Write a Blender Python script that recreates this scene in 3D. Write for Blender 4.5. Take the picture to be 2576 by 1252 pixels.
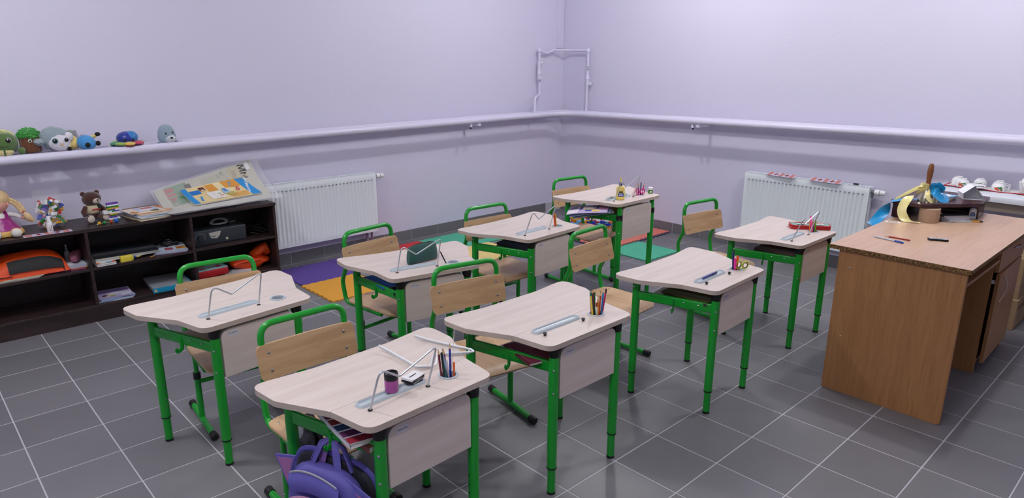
import bpy, bmesh, math, random
from math import sin, cos, pi, radians, sqrt
from mathutils import Vector, Matrix, noise

for _o in list(bpy.data.objects):
    bpy.data.objects.remove(_o)
random.seed(7)
SC = bpy.context.scene
COL = SC.collection

# ---------------------------------------------------------------- camera
cam_data = bpy.data.cameras.new('camera')
cam = bpy.data.objects.new('camera', cam_data)
COL.objects.link(cam)
YAW, PITCH, ROLL = radians(43.28), radians(-15.55), radians(0.25)
_f = Vector((sin(YAW) * cos(PITCH), cos(YAW) * cos(PITCH), sin(PITCH)))
_r = Vector((cos(YAW), -sin(YAW), 0))
_u = _r.cross(_f)
_x = _r * cos(ROLL) + _u * sin(ROLL)
_y = -_r * sin(ROLL) + _u * cos(ROLL)
cam.matrix_world = Matrix(((_x.x, _y.x, -_f.x, -1.763), (_x.y, _y.y, -_f.y, -1.5475),
                           (_x.z, _y.z, -_f.z, 1.639), (0, 0, 0, 1)))
cam_data.sensor_width = 36.0
cam_data.lens = 36.0 * 1709.3 / 2576.0
cam_data.clip_start = 0.02
SC.camera = cam

# ---------------------------------------------------------------- world, lights, exposure
RX, LY, CEIL = 3.866, 3.636, 3.05
world = bpy.data.worlds.new('world')
SC.world = world
world.use_nodes = True
world.node_tree.nodes['Background'].inputs[0].default_value = (0.55, 0.65, 0.85, 1)
world.node_tree.nodes['Background'].inputs[1].default_value = 0.3
SC.view_settings.view_transform = 'Standard'
SC.view_settings.look = 'None'
SC.view_settings.gamma = 1.0
SC.view_settings.use_curve_mapping = False
SC.view_settings.exposure = 0.2

# surface-mounted tube lamps: (x, y, watts)
LAMPS = [(2.40, -0.65, 46), (2.40, 1.75, 42), (-1.75, 1.75, 50), (-1.6, -0.75, 42)]
LAMP_COL = (1.0, 0.99, 0.985)


def lamp(name, loc, power, radius):
    d = bpy.data.lights.new(name, 'POINT')
    d.energy, d.color, d.shadow_soft_size = power, LAMP_COL, radius
    o = bpy.data.objects.new(name, d)
    o.location = loc
    COL.objects.link(o)
    return o


def area(name, loc, size, power, col, rot=(0, 0, 0), sy=None):
    d = bpy.data.lights.new(name, 'AREA')
    d.shape = 'RECTANGLE'
    d.size, d.size_y = size, (sy or size)
    d.energy, d.color = power, col
    o = bpy.data.objects.new(name, d)
    o.location, o.rotation_euler = loc, rot
    COL.objects.link(o)
    return o


for _lx, _ly, _p in LAMPS:
    lamp('ceiling_lamp_light', (_lx, _ly, CEIL - 0.22), _p, 0.055)
# weak bluish fill light, added in front of the made-up glazing behind the camera
area('added_fill', (-3.7, -0.6, 1.75), 1.5, 5, (0.86, 0.92, 1.0), (0, radians(-90), 0), 3.0)


# ---------------------------------------------------------------- materials
def lin(c):
    if isinstance(c, str):
        c = c.lstrip('#')
        c = tuple(int(c[i:i + 2], 16) / 255 for i in (0, 2, 4))
    return tuple((x / 12.92 if x <= 0.04045 else ((x + 0.055) / 1.055) ** 2.4) for x in c) + (1.0,)


MATS = {}


def mat(col, rough=0.5, metal=0.0, bump=0.0, bscale=60.0, var=0.0, vscale=8.0, trans=0.0, alpha=1.0, coat=0.0,
        sheen=0.0, sss=0.0, key=None):
    k = key or (col if isinstance(col, str) else tuple(col), rough, metal, bump, bscale, var, vscale, trans, alpha, coat, sheen)
    if k in MATS:
        return MATS[k]
    m = bpy.data.materials.new('mat_%d' % len(MATS))
    m.use_nodes = True
    nt = m.node_tree
    b = nt.nodes['Principled BSDF']
    c = lin(col)
    b.inputs['Base Color'].default_value = c
    b.inputs['Roughness'].default_value = rough
    b.inputs['Metallic'].default_value = metal
    b.inputs['Transmission Weight'].default_value = trans
    b.inputs['Alpha'].default_value = alpha
    b.inputs['Coat Weight'].default_value = coat
    b.inputs['Sheen Weight'].default_value = sheen
    m.diffuse_color = c
    if bump or var:
        tc = nt.nodes.new('ShaderNodeTexCoord')
    if var:
        n = nt.nodes.new('ShaderNodeTexNoise')
        n.inputs['Scale'].default_value = vscale
        n.inputs['Detail'].default_value = 4
        nt.links.new(tc.outputs['Object'], n.inputs['Vector'])
        mx = nt.nodes.new('ShaderNodeMix')
        mx.data_type = 'RGBA'
        nt.links.new(n.outputs['Fac'], mx.inputs[0])
        mx.inputs[6].default_value = tuple(x * (1 - var) for x in c[:3]) + (1,)
        mx.inputs[7].default_value = tuple(min(1, x * (1 + var)) for x in c[:3]) + (1,)
        nt.links.new(mx.outputs[2], b.inputs['Base Color'])
    if bump:
        n2 = nt.nodes.new('ShaderNodeTexNoise')
        n2.inputs['Scale'].default_value = bscale
        n2.inputs['Detail'].default_value = 3
        nt.links.new(tc.outputs['Object'], n2.inputs['Vector'])
        bp = nt.nodes.new('ShaderNodeBump')
        bp.inputs['Strength'].default_value = bump
        bp.inputs['Distance'].default_value = 0.01
        nt.links.new(n2.outputs['Fac'], bp.inputs['Height'])
        nt.links.new(bp.outputs['Normal'], b.inputs['Normal'])
    MATS[k] = m
    return m


def grain(key, c1, c2, scale, rough=0.45, detail=5, dist=0.0, bump=0.0, lo=0.35, hi=0.65, c3=None, fine=None):
    """wood: noise stretched along one axis (small value in scale = along the grain)"""
    if key in MATS:
        return MATS[key]
    m = bpy.data.materials.new('mat_' + key)
    m.use_nodes = True
    nt = m.node_tree
    b = nt.nodes['Principled BSDF']
    b.inputs['Roughness'].default_value = rough
    tc = nt.nodes.new('ShaderNodeTexCoord')
    mp = nt.nodes.new('ShaderNodeMapping')
    mp.inputs['Scale'].default_value = scale
    nt.links.new(tc.outputs['Object'], mp.inputs['Vector'])
    n = nt.nodes.new('ShaderNodeTexNoise')
    n.inputs['Scale'].default_value = 1.0
    n.inputs['Detail'].default_value = detail
    n.inputs['Roughness'].default_value = 0.6
    n.inputs['Distortion'].default_value = dist
    nt.links.new(mp.outputs['Vector'], n.inputs['Vector'])
    r = nt.nodes.new('ShaderNodeValToRGB')
    r.color_ramp.elements[0].position = lo
    r.color_ramp.elements[0].color = lin(c1)
    r.color_ramp.elements[1].position = hi
    r.color_ramp.elements[1].color = lin(c2)
    nt.links.new(n.outputs['Fac'], r.inputs['Fac'])
    out = r.outputs['Color']
    if fine:
        mp2 = nt.nodes.new('ShaderNodeMapping')
        mp2.inputs['Scale'].default_value = fine
        nt.links.new(tc.outputs['Object'], mp2.inputs['Vector'])
        n2 = nt.nodes.new('ShaderNodeTexNoise')
        n2.inputs['Scale'].default_value = 1.0
        n2.inputs['Detail'].default_value = 2
        nt.links.new(mp2.outputs['Vector'], n2.inputs['Vector'])
        r2 = nt.nodes.new('ShaderNodeValToRGB')
        r2.color_ramp.elements[0].position = 0.52
        r2.color_ramp.elements[0].color = (1, 1, 1, 1)
        r2.color_ramp.elements[1].position = 0.68
        r2.color_ramp.elements[1].color = lin(c3)
        nt.links.new(n2.outputs['Fac'], r2.inputs['Fac'])
        mx = nt.nodes.new('ShaderNodeMix')
        mx.data_type = 'RGBA'
        mx.blend_type = 'MULTIPLY'
        mx.inputs[0].default_value = 1.0
        nt.links.new(out, mx.inputs[6])
        nt.links.new(r2.outputs['Color'], mx.inputs[7])
        out = mx.outputs[2]
    nt.links.new(out, b.inputs['Base Color'])
    if bump:
        bp = nt.nodes.new('ShaderNodeBump')
        bp.inputs['Strength'].default_value = bump
        bp.inputs['Distance'].default_value = 0.002
        nt.links.new(n.outputs['Fac'], bp.inputs['Height'])
        nt.links.new(bp.outputs['Normal'], b.inputs['Normal'])
    MATS[key] = m
    return m


M_WALL = mat('#d3d0e4', 0.6, bump=0.12, bscale=35, var=0.02, vscale=1.5)
M_PIPE = mat('#d6d3e6', 0.32)
M_TILE = mat('#717074', 0.42, var=0.10, vscale=2.2, bump=0.03, bscale=25)
M_TILE2 = mat('#6d6c70', 0.45, var=0.10, vscale=2.6, bump=0.03, bscale=25)
M_TILE3 = mat('#757478', 0.40, var=0.10, vscale=1.9, bump=0.03, bscale=25)
M_GROUT = mat('#b9b9bf', 0.85)
M_GREEN = mat('#0f9a2b', 0.28, coat=0.3)
M_BLACK = mat('#0d0d0f', 0.45)
M_STEEL = mat('#b9bcc0', 0.25, metal=1.0)
M_WIRE = mat('#c3c8ce', 0.3, metal=0.35)
M_TRAY = mat('#b9c4cb', 0.3)
M_LAM = grain('laminate', '#d2c4bb', '#dccfc7', (26, 2.0, 26), rough=0.42, detail=4)
M_LAMX = grain('laminate_x', '#d2c4bb', '#dccfc7', (2.0, 26, 26), rough=0.42, detail=4)
M_EDGE = grain('laminate_edge', '#b9a99d', '#c6b7ab', (8, 8, 8), rough=0.5)
M_PLY = grain('plywood', '#b8936b', '#ccaa80', (3, 5, 26), rough=0.38, detail=5, dist=0.6)
M_SEAT = grain('plywood_seat', '#bd9872', '#cfae88', (20, 3, 20), rough=0.38, detail=5, dist=0.6)
M_OAK = grain('oak', '#9d6d43', '#ae7e50', (34, 26, 1.1), rough=0.42, detail=5, dist=0.7, lo=0.3, hi=0.7,
              fine=(260, 260, 7), c3='#e8ddd0')
M_OAKTOP = grain('oak_top', '#c9a68b', '#cfad92', (2.0, 24, 20), rough=0.3, detail=5, dist=0.2,
                 fine=(5, 170, 40), c3='#f1eae3')
M_CHIP = grain('chipboard', '#3f2c18', '#96703f', (150, 150, 150), rough=0.9, detail=2, lo=0.42, hi=0.58)
M_DARK = grain('wenge', '#241a1a', '#3a2a29', (3.0, 30, 30), rough=0.42)
M_HUTCH = grain('wenge_red', '#35191a', '#4a2726', (3.0, 30, 30), rough=0.25)
M_RAD = mat('#e6eef1', 0.3)
M_PAPER = mat('#e8e6e2', 0.7)
M_WHITE = mat('#eef0f2', 0.35)


# ---------------------------------------------------------------- mesh tools
class B:
    def __init__(s):
        s.v, s.f, s.mi, s.cur = [], [], [], 0

    def add(s, vs, fs, M=None):
        o = len(s.v)
        s.v += [tuple(M @ Vector(p)) if M else tuple(p) for p in vs]
        s.f += [tuple(i + o for i in f) for f in fs]
        s.mi += [s.cur] * len(fs)
        return s

    def box(s, c, d, M=None):
        x, y, z = c
        a, b, e = d[0] / 2, d[1] / 2, d[2] / 2
        vs = [(x + i * a, y + j * b, z + k * e) for k in (-1, 1) for j in (-1, 1) for i in (-1, 1)]
        return s.add(vs, [(0, 2, 3, 1), (4, 5, 7, 6), (0, 1, 5, 4), (2, 6, 7, 3), (0, 4, 6, 2), (1, 3, 7, 5)], M)

    def prism(s, out, z0, z1, M=None):
        n = len(out)
        vs = [(p[0], p[1], z0) for p in out] + [(p[0], p[1], z1) for p in out]
        fs = [tuple(range(n - 1, -1, -1)), tuple(range(n, 2 * n))]
        fs += [(i, (i + 1) % n, n + (i + 1) % n, n + i) for i in range(n)]
        return s.add(vs, fs, M)

    def lathe(s, prof, n=20, M=None, sx=1.0, sy=1.0, caps=True):
        vs, fs = [], []
        for r, z in prof:
            for k in range(n):
                a = 2 * pi * k / n
                vs.append((r * cos(a) * sx, r * sin(a) * sy, z))
        for i in range(len(prof) - 1):
            for k in range(n):
                fs.append((i * n + k, i * n + (k + 1) % n, (i + 1) * n + (k + 1) % n, (i + 1) * n + k))
        if caps and prof[0][0] > 1e-6:
            fs.append(tuple(range(n - 1, -1, -1)))
        if caps and prof[-1][0] > 1e-6:
            o = (len(prof) - 1) * n
            fs.append(tuple(o + k for k in range(n)))
        return s.add(vs, fs, M)

    def cyl(s, p, q, r, n=12, r2=None):
        return s.tube([p, q], r, n, radii=[r, r if r2 is None else r2])

    def tube(s, path, r, n=10, closed=False, radii=None, flat=None):
        P = [Vector(p) for p in path]
        N = len(P)
        T = []
        for i in range(N):
            if closed:
                t = P[(i + 1) % N] - P[i - 1]
            else:
                t = P[min(i + 1, N - 1)] - P[max(i - 1, 0)]
            T.append(t.normalized())
        up = Vector((0, 0, 1)) if abs(T[0].z) < 0.9 else Vector((1, 0, 0))
        U = (up - T[0] * up.dot(T[0])).normalized()
        vs, fs = [], []
        for i in range(N):
            U = (U - T[i] * U.dot(T[i])).normalized()
            W = T[i].cross(U)
            rr = radii[i] if radii else r
            for k in range(n):
                a = 2 * pi * k / n
                fu, fw = (rr, rr) if not flat else flat
                vs.append(P[i] + U * (cos(a) * fu) + W * (sin(a) * fw))
        for i in range(N if closed else N - 1):
            j = (i + 1) % N
            for k in range(n):
                fs.append((i * n + k, i * n + (k + 1) % n, j * n + (k + 1) % n, j * n + k))
        if not closed:
            fs.append(tuple(range(n - 1, -1, -1)))
            fs.append(tuple((N - 1) * n + k for k in range(n)))
        return s.add(vs, fs)

    def ell(s, c, r, M=None, nu=18, nv=11, e=1.0, e2=1.0):
        """super-ellipsoid, e<1 boxier (vertical), e2<1 boxier (round the equator)"""
        pw = lambda t, q: math.copysign(abs(t) ** q, t)
        vs, fs = [], []
        for i in range(nv + 1):
            t = -pi / 2 + pi * i / nv
            for k in range(nu):
                a = 2 * pi * k / nu
                cc = max(0.0, cos(t)) ** e
                vs.append((c[0] + r[0] * cc * pw(cos(a), e2), c[1] + r[1] * cc * pw(sin(a), e2), c[2] + r[2] * pw(sin(t), e)))
        for i in range(nv):
            for k in range(nu):
                fs.append((i * nu + k, i * nu + (k + 1) % nu, (i + 1) * nu + (k + 1) % nu, (i + 1) * nu + k))
        return s.add(vs, fs, M)

    def grid(s, fn, nu, nv, th=0.0, M=None):
        """surface fn(u,v)->(x,y,z), thickened by th along -z if th"""
        g = [[Vector(fn(i / nu, j / nv)) for j in range(nv + 1)] for i in range(nu + 1)]
        vs = [p for row in g for p in row]
        w = nv + 1
        fs = [(i * w + j, (i + 1) * w + j, (i + 1) * w + j + 1, i * w + j + 1) for i in range(nu) for j in range(nv)]
        if th:
            o = len(vs)
            nrm = [Vector((0, 0, 0)) for _ in vs]
            for f in fs:
                a = (vs[f[1]] - vs[f[0]]).cross(vs[f[3]] - vs[f[0]])
                for i in f:
                    nrm[i] += a
            vs = vs + [p - q.normalized() * th for p, q in zip(vs, nrm)]
            fs2 = [tuple(o + i for i in reversed(f)) for f in fs]
            bd = [i * w for i in range(nu + 1)] + [nu * w + j for j in range(1, nv + 1)] + \
                 [i * w + nv for i in range(nu - 1, -1, -1)] + [j for j in range(nv - 1, 0, -1)]
            sd = [(bd[k], bd[k - 1], o + bd[k - 1], o + bd[k]) for k in range(len(bd))]
            fs = fs + fs2 + [tuple(reversed(f)) for f in sd]
        return s.add(vs, fs, M)

    def jitter(s, amp, freq, seed=0.0):
        nv = []
        for p in s.v:
            q = Vector(p) * freq + Vector((seed, seed * 1.7, -seed))
            d = noise.noise_vector(q) * amp
            nv.append((p[0] + d.x, p[1] + d.y, p[2] + d.z))
        s.v = nv
        return s


def mesh_of(b, mats, bevel=0.0, seg=2, ang=35.0):
    bm = bmesh.new()
    vs = [bm.verts.new(p) for p in b.v]
    for f, mi in zip(b.f, b.mi):
        try:
            fc = bm.faces.new([vs[i] for i in f])
            fc.material_index = mi
        except ValueError:
            pass
    bmesh.ops.remove_doubles(bm, verts=bm.verts, dist=1e-6)
    bmesh.ops.recalc_face_normals(bm, faces=bm.faces)
    if bevel:
        es = [e for e in bm.edges if len(e.link_faces) == 2 and e.calc_face_angle(0) > radians(40)]
        bmesh.ops.bevel(bm, geom=es, offset=bevel, segments=seg, profile=0.5, affect='EDGES', clamp_overlap=True)
    for f in bm.faces:
        f.smooth = True
    for e in bm.edges:
        if len(e.link_faces) == 2 and e.calc_face_angle(0) > radians(ang):
            e.smooth = False
    me = bpy.data.meshes.new('m')
    bm.to_mesh(me)
    bm.free()
    for m in (mats if isinstance(mats, (list, tuple)) else [mats]):
        me.materials.append(m)
    return me


def link(name, me, parent=None, loc=None, rot=None):
    o = bpy.data.objects.new(name, me)
    COL.objects.link(o)
    if parent:
        o.parent = parent
    if loc:
        o.location = loc
    if rot:
        o.rotation_euler = rot
    return o


def obj(name, b, m, parent=None, bevel=0.0, seg=2, ang=35.0, label=None):
    me = mesh_of(b, m, bevel, seg, ang)
    me.name = name
    o = link(name, me, parent)
    if label:
        o['label'] = label
    return o


def tag(o, label, cat, group=None):
    o['label'], o['category'] = label, cat
    if group:
        o['group'] = group
    return o


def thing(name, label, cat, loc=(0, 0, 0), rz=0.0, group=None, rot=None):
    o = bpy.data.objects.new(name, None)
    o.empty_display_size = 0.05
    COL.objects.link(o)
    o.location = loc
    o.rotation_euler = rot or (0, 0, rz)
    return tag(o, label, cat, group)


def copy_tree(o, parent=None):
    c = o.copy()
    COL.objects.link(c)
    c.parent = parent
    for ch in list(o.children):
        copy_tree(ch, c)
    return c


def struct(o):
    o['kind'] = 'structure'
    return o


def fillet(pts, r, n=6, closed=False):
    P = [Vector(p) for p in pts]
    out = []
    N = len(P)
    for i in range(N):
        rr = r[i] if isinstance(r, (list, tuple)) else r
        if (not closed and i in (0, N - 1)) or rr <= 0:
            out.append(P[i].copy())
            continue
        a, b = P[i - 1] - P[i], P[(i + 1) % N] - P[i]
        la, lb = a.length, b.length
        a.normalize()
        b.normalize()
        an = math.acos(max(-1, min(1, a.dot(b))))
        if an > 3.1:
            out.append(P[i].copy())
            continue
        d = min(rr / math.tan(an / 2), 0.49 * la, 0.49 * lb)
        s, e = P[i] + a * d, P[i] + b * d
        for k in range(n + 1):
            q = k / n
            out.append(s * (1 - q) ** 2 + P[i] * (2 * q * (1 - q)) + e * q * q)
    return out


def rrect(w, h, r, n=5, cx=0, cy=0):
    pts = [(cx - w / 2, cy - h / 2, 0), (cx + w / 2, cy - h / 2, 0), (cx + w / 2, cy + h / 2, 0), (cx - w / 2, cy + h / 2, 0)]
    return [(p.x, p.y) for p in fillet(pts, r, n, True)]


def RZ(a):
    return Matrix.Rotation(a, 4, 'Z')


def XF(loc=(0, 0, 0), rx=0, ry=0, rz=0):
    return Matrix.Translation(loc) @ Matrix.Rotation(rz, 4, 'Z') @ Matrix.Rotation(ry, 4, 'Y') @ Matrix.Rotation(rx, 4, 'X')


def text_part(name, s, size, m, parent, M, bold=0.0, align='CENTER', sx=1.0):
    """flat lettering as a mesh part; M places the local x/y plane of the writing"""
    cu = bpy.data.curves.new(name, 'FONT')
    cu.body, cu.size, cu.align_x, cu.align_y = s, size, align, 'CENTER'
    cu.offset = bold
    cu.extrude = 0.0002
    cu.resolution_u = 3
    o = bpy.data.objects.new('tmp', cu)
    COL.objects.link(o)
    bpy.context.view_layer.update()
    me = bpy.data.meshes.new_from_object(o.evaluated_get(bpy.context.evaluated_depsgraph_get()))
    bpy.data.objects.remove(o)
    bpy.data.curves.remove(cu)
    me.transform(M @ Matrix.Diagonal((sx, 1, 1, 1)))
    me.materials.clear()
    me.materials.append(m)
    return link(name, me, parent)


def prints(name, parent, items, M, base=0.0006):
    """flat print: coloured polygons on a page; items = [(colour, [(x,y)...]), ...]"""
    b = B()
    ms = []
    for k, (c, poly) in enumerate(items):
        m = mat(c, 0.45)
        if m not in ms:
            ms.append(m)
        b.cur = ms.index(m)
        z = base + 0.00015 * k
        b.prism(poly, z - 0.0004, z, M)
    return obj(name, b, ms, parent)


def rect(x0, y0, x1, y1):
    return [(x0, y0), (x1, y0), (x1, y1), (x0, y1)]


def disc(x, y, r, n=12, sy=1.0):
    return [(x + r * cos(2 * pi * k / n), y + r * sy * sin(2 * pi * k / n)) for k in range(n)]

# ================================================================ the room
T = 0.302
X0, Y0 = -4.0, -4.2


def slab(name, lo, hi, m):
    b = B().box([(a + c) / 2 for a, c in zip(lo, hi)], [c - a for a, c in zip(lo, hi)])
    return struct(obj(name, b, m))


floor = slab('floor', (X0, Y0, -0.12), (RX, LY, -0.0012), M_GROUT)
ceiling = slab('ceiling', (X0, Y0, CEIL), (RX, LY, CEIL + 0.1), mat('#eceaf0', 0.8))
wall_left = slab('wall_left', (X0, LY, -0.12), (RX + 0.15, LY + 0.15, CEIL + 0.1), M_WALL)
wall_right = slab('wall_right', (RX, Y0, -0.12), (RX + 0.15, LY, CEIL + 0.1), M_WALL)
slab('wall_front', (X0 - 0.15, Y0 - 0.15, -0.12), (RX + 0.15, Y0, CEIL + 0.1), M_WALL)
# the wall behind the camera; its opening is added to go with the fill light
WX = X0
wb = B()
for lo, hi in (((WX - 0.15, Y0, -0.12), (WX, LY + 0.15, 0.95)), ((WX - 0.15, Y0, 2.55), (WX, LY + 0.15, CEIL + 0.1)),
               ((WX - 0.15, Y0, 0.95), (WX, -2.2, 2.55)), ((WX - 0.15, 1.0, 0.95), (WX, LY + 0.15, 2.55))):
    wb.box([(a + c) / 2 for a, c in zip(lo, hi)], [c - a for a, c in zip(lo, hi)])
struct(obj('wall_back', wb, M_WALL))
wfr = B()
for c, d in (((0, -0.6, 0.975), (0.07, 3.2, 0.05)), ((0, -0.6, 2.525), (0.07, 3.2, 0.05)), ((0, -2.175, 1.75), (0.07, 0.05, 1.5)),
             ((0, 0.975, 1.75), (0.07, 0.05, 1.5)), ((0, -0.6, 1.75), (0.06, 0.06, 1.5))):
    wfr.box((WX - 0.08 + c[0], c[1], c[2]), d)
win = struct(obj('added_window_1', wfr, M_WHITE))  # frame and panes are made up, to give the fill light a source
pane_m = mat('#ffffff', 0.02, trans=1.0, key='pane_glass')
for y in (-1.39, 0.19):
    obj('pane', B().box((WX - 0.08, y, 1.75), (0.006, 1.5, 1.45)), pane_m, win)
for lx, ly, p in LAMPS:
    t = struct(link('trim_1', mesh_of(B().box((lx, ly, CEIL - 0.02), (0.16, 1.2, 0.04)), M_WHITE, 0.004)))

# floor tiles: the ones that show largest are pieces of their own
tile_me = []
for m in (M_TILE, M_TILE2, M_TILE3):
    tb = B().box((0, 0, -0.005), (T - 0.0055, T - 0.0055, 0.010))
    tile_me.append(mesh_of(tb, m, 0.0012, 1))
from bpy_extras.object_utils import world_to_camera_view
bpy.context.view_layer.update()
SC.render.resolution_x, SC.render.resolution_y = SC.render.resolution_x, SC.render.resolution_y
CI = cam.matrix_world.inverted()


def in_frame(p, mg=1.08):
    q = CI @ Vector(p)
    if q.z > -0.1:
        return None
    f = 1709.3
    u, v = f * q.x / -q.z, f * q.y / -q.z
    if abs(u) < 1288 * mg and abs(v) < 626 * mg * 1.1:
        return -q.z
    return None


cells = []
for i in range(int(X0 / T) - 1, int(RX / T) + 1):
    for j in range(int(Y0 / T) - 1, int(LY / T) + 1):
        x0, x1, y0, y1 = i * T, (i + 1) * T, j * T, (j + 1) * T
        if x1 < X0 + 0.05 or y1 < Y0 + 0.05 or x0 > RX - 0.02 or y0 > LY - 0.02:
            continue
        full = x0 >= X0 and y0 >= Y0 and x1 <= RX and y1 <= LY
        d = in_frame(((x0 + x1) / 2, (y0 + y1) / 2, 0))
        # furniture and bookcase hide these
        hid = (y0 > 3.26 and x1 < 0.34)
        cells.append((d if (d and not hid) else 99 + random.random(), i, j, full, x0, x1, y0, y1))
cells.sort()
rest = B()
n = 0
for d, i, j, full, x0, x1, y0, y1 in cells:
    if d < 90 and full and n < 298:
        o = link('tile', tile_me[(i * 7 + j * 13 + (i * j) % 5) % 3], floor)
        o.location = ((x0 + x1) / 2, (y0 + y1) / 2, 0)
        n += 1
    else:
        a, c = max(x0, X0), min(x1, RX)
        e, f = max(y0, Y0), min(y1, LY)
        if c - a > 0.01 and f - e > 0.01:
            rest.box(((a + c) / 2, (e + f) / 2, -0.005), (c - a - 0.0055, f - e - 0.0055, 0.010))
ro = obj('tile_field', rest, M_TILE, floor)
ro['kind'] = 'stuff'

# tiled skirting on the two walls in view
BH = 0.097
for side in ('left', 'right'):
    if side == 'left':
        bs = slab('baseboard_left', (X0, LY - 0.0075, 0), (RX, LY, BH), M_GROUT)
    else:
        bs = slab('baseboard_right', (RX - 0.0075, Y0, 0), (RX, LY - 0.0075, BH), M_GROUT)
    me = []
    for m in (M_TILE2, M_TILE):
        bb = B().box((0, 0, BH / 2 + 0.001), ((T - 0.004), 0.009, BH - 0.002))
        me.append(mesh_of(bb, m, 0.001, 1))
    lim = int((RX if side == 'left' else LY) / T)
    for i in range(-6 if side == 'left' else -9, lim):
        o = link('tile', me[i % 2], bs)
        if side == 'left':
            o.location = ((i + 0.5) * T, LY - 0.0055, 0)
        else:
            o.location, o.rotation_euler = (RX - 0.0055, (i + 0.5) * T, 0), (0, 0, pi / 2)

# shallow boxed strip up the corner above the small pipes
struct(obj('trim_2', B().box((RX - 0.06, LY - 0.004, (1.76 + CEIL) / 2), (0.11, 0.008, CEIL - 1.76)), M_WALL))

# ---------------------------------------------------------------- heating pipes along the walls
PR = 0.0285


def pz_left(x):
    return 1.051 + (x + 1.3) * 0.0093


def pz_right(y):
    return 1.094 + (3.4 - y) * 0.0135


def run(d):
    L = [(x, LY - d, pz_left(x)) for x in (X0 + 0.01, -2.5, -1, 0.5, 2, 3.0)]
    c = [(RX - d, LY - d, (pz_left(RX - d) + pz_right(LY - d)) / 2)]
    Rr = [(RX - d, y, pz_right(y)) for y in (2.6, 1.5, 0, -1.5, -3, Y0 + 0.01)]
    pts = L + c + Rr
    return fillet(pts, [0] * len(L) + [0.24 if d > 0.1 else 0.12] + [0] * len(Rr), 10)


hp = thing('heating_pipe', 'thick lilac painted heating pipe running round the corner, outer of the two', 'pipe', (0, 0, 0))
obj('pipe_run', B().tube(run(0.21), PR, 16), M_PIPE, hp)
hq = thing('heating_pipe', 'thick lilac painted heating pipe hugging the wall behind the outer one', 'pipe', (0, 0, 0))
obj('pipe_run', B().tube(run(0.07), PR, 16), M_PIPE, hq)
for side, vals in (('l', (-2.0, 2.40)), ('r', (1.85, -1.4))):
    for v in vals:
        b = B()
        if side == 'l':
            z = pz_left(v) - PR
            b.box((v + 0.07, LY - 0.12, z - 0.012), (0.03, 0.24, 0.022))
        else:
            z = pz_right(v) - PR
            b.box((RX - 0.12, v - 0.07, z - 0.012), (0.24, 0.03, 0.022))
        obj('bracket', b, M_PIPE, hp, 0.003)
for p in ((2.385, LY - 0.21, pz_left(2.385)), (RX - 0.21, 1.847, pz_right(1.847))):
    e = obj('bleed_valve', B().cyl((p[0], p[1], p[2] - 0.02), (p[0], p[1], p[2] - 0.052), 0.012)
            .cyl((p[0] + 0.012, p[1] + 0.012, p[2] - 0.045), (p[0] - 0.02, p[1] - 0.02, p[2] - 0.062), 0.011), M_PIPE, hp)
    obj('valve_end', B().cyl((p[0] - 0.02, p[1] - 0.02, p[2] - 0.062), (p[0] - 0.0235, p[1] - 0.0235, p[2] - 0.064), 0.0085), M_BLACK, e)

rs = thing('riser_pipes', 'thin lilac pipes with small taps rising in the room corner', 'pipe', (0, 0, 0))
rz_l = pz_left(3.28)
rl = fillet([(3.262, 3.46, rz_l + 0.02), (3.275, 3.47, 1.262), (3.446, 3.575, 1.290), (3.450, 3.576, 1.50), (3.438, 3.576, 1.725)], [0, 0.04, 0.04, 0, 0], 6)
obj('riser', B().tube(rl, 0.0125, 10), M_PIPE, rs)
zr = pz_right(3.231)
obj('riser', B().cyl((RX - 0.065, 3.231, zr), (RX - 0.06, 3.231, 1.735), 0.0135), M_PIPE, rs)
top = fillet([(3.438, 3.576, 1.725), (3.56, 3.585, 1.705), (3.66, 3.585, 1.738), (RX - 0.06, 3.45, 1.737), (RX - 0.06, 3.231, 1.735)], [0, 0.03, 0.03, 0.03, 0], 5)
obj('link_pipe', B().tube(top, 0.012, 10), M_PIPE, rs)
for x, y, z, sx in ((3.438, 3.576, 1.60, 1), (RX - 0.06, 3.231, 1.55, -1)):
    el = obj('elbow', B().ell((x, y, 1.73), (0.021, 0.021, 0.026)), M_PIPE, rs)
    v = obj('tap', B().cyl((x, y, z + 0.03), (x, y, z - 0.04), 0.018).cyl((x, y, z - 0.10), (x, y, z - 0.17), 0.018)
            .tube([(x, y, z - 0.04), (x, y, z - 0.10)], 0.02, 12, radii=[0.014, 0.023])
            .cyl((x, y, z), (x + sx * 0.045 * (1 if sx > 0 else 0.6), y - 0.045 * (0.4 if sx > 0 else -0.6) * (1 if sx > 0 else -1), z + 0.012), 0.012)
            .ell((x - 0.012 * sx, y - 0.03, z - 0.15), (0.015, 0.02, 0.02)), M_PIPE, rs)
    ex = (x + sx * 0.045 * (1 if sx > 0 else 0.6), y - 0.045 * (0.4 if sx > 0 else -0.6) * (1 if sx > 0 else -1), z + 0.012)
    obj('tap_screw', B().ell(ex, (0.007, 0.007, 0.007)), M_BLACK, v)
    obj('tap_handle', B().box((x + 0.03 * sx * (1 if sx > 0 else 0.5), y - 0.02, z + 0.032), (0.05, 0.012, 0.006)), M_PIPE, v, 0.002)


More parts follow.
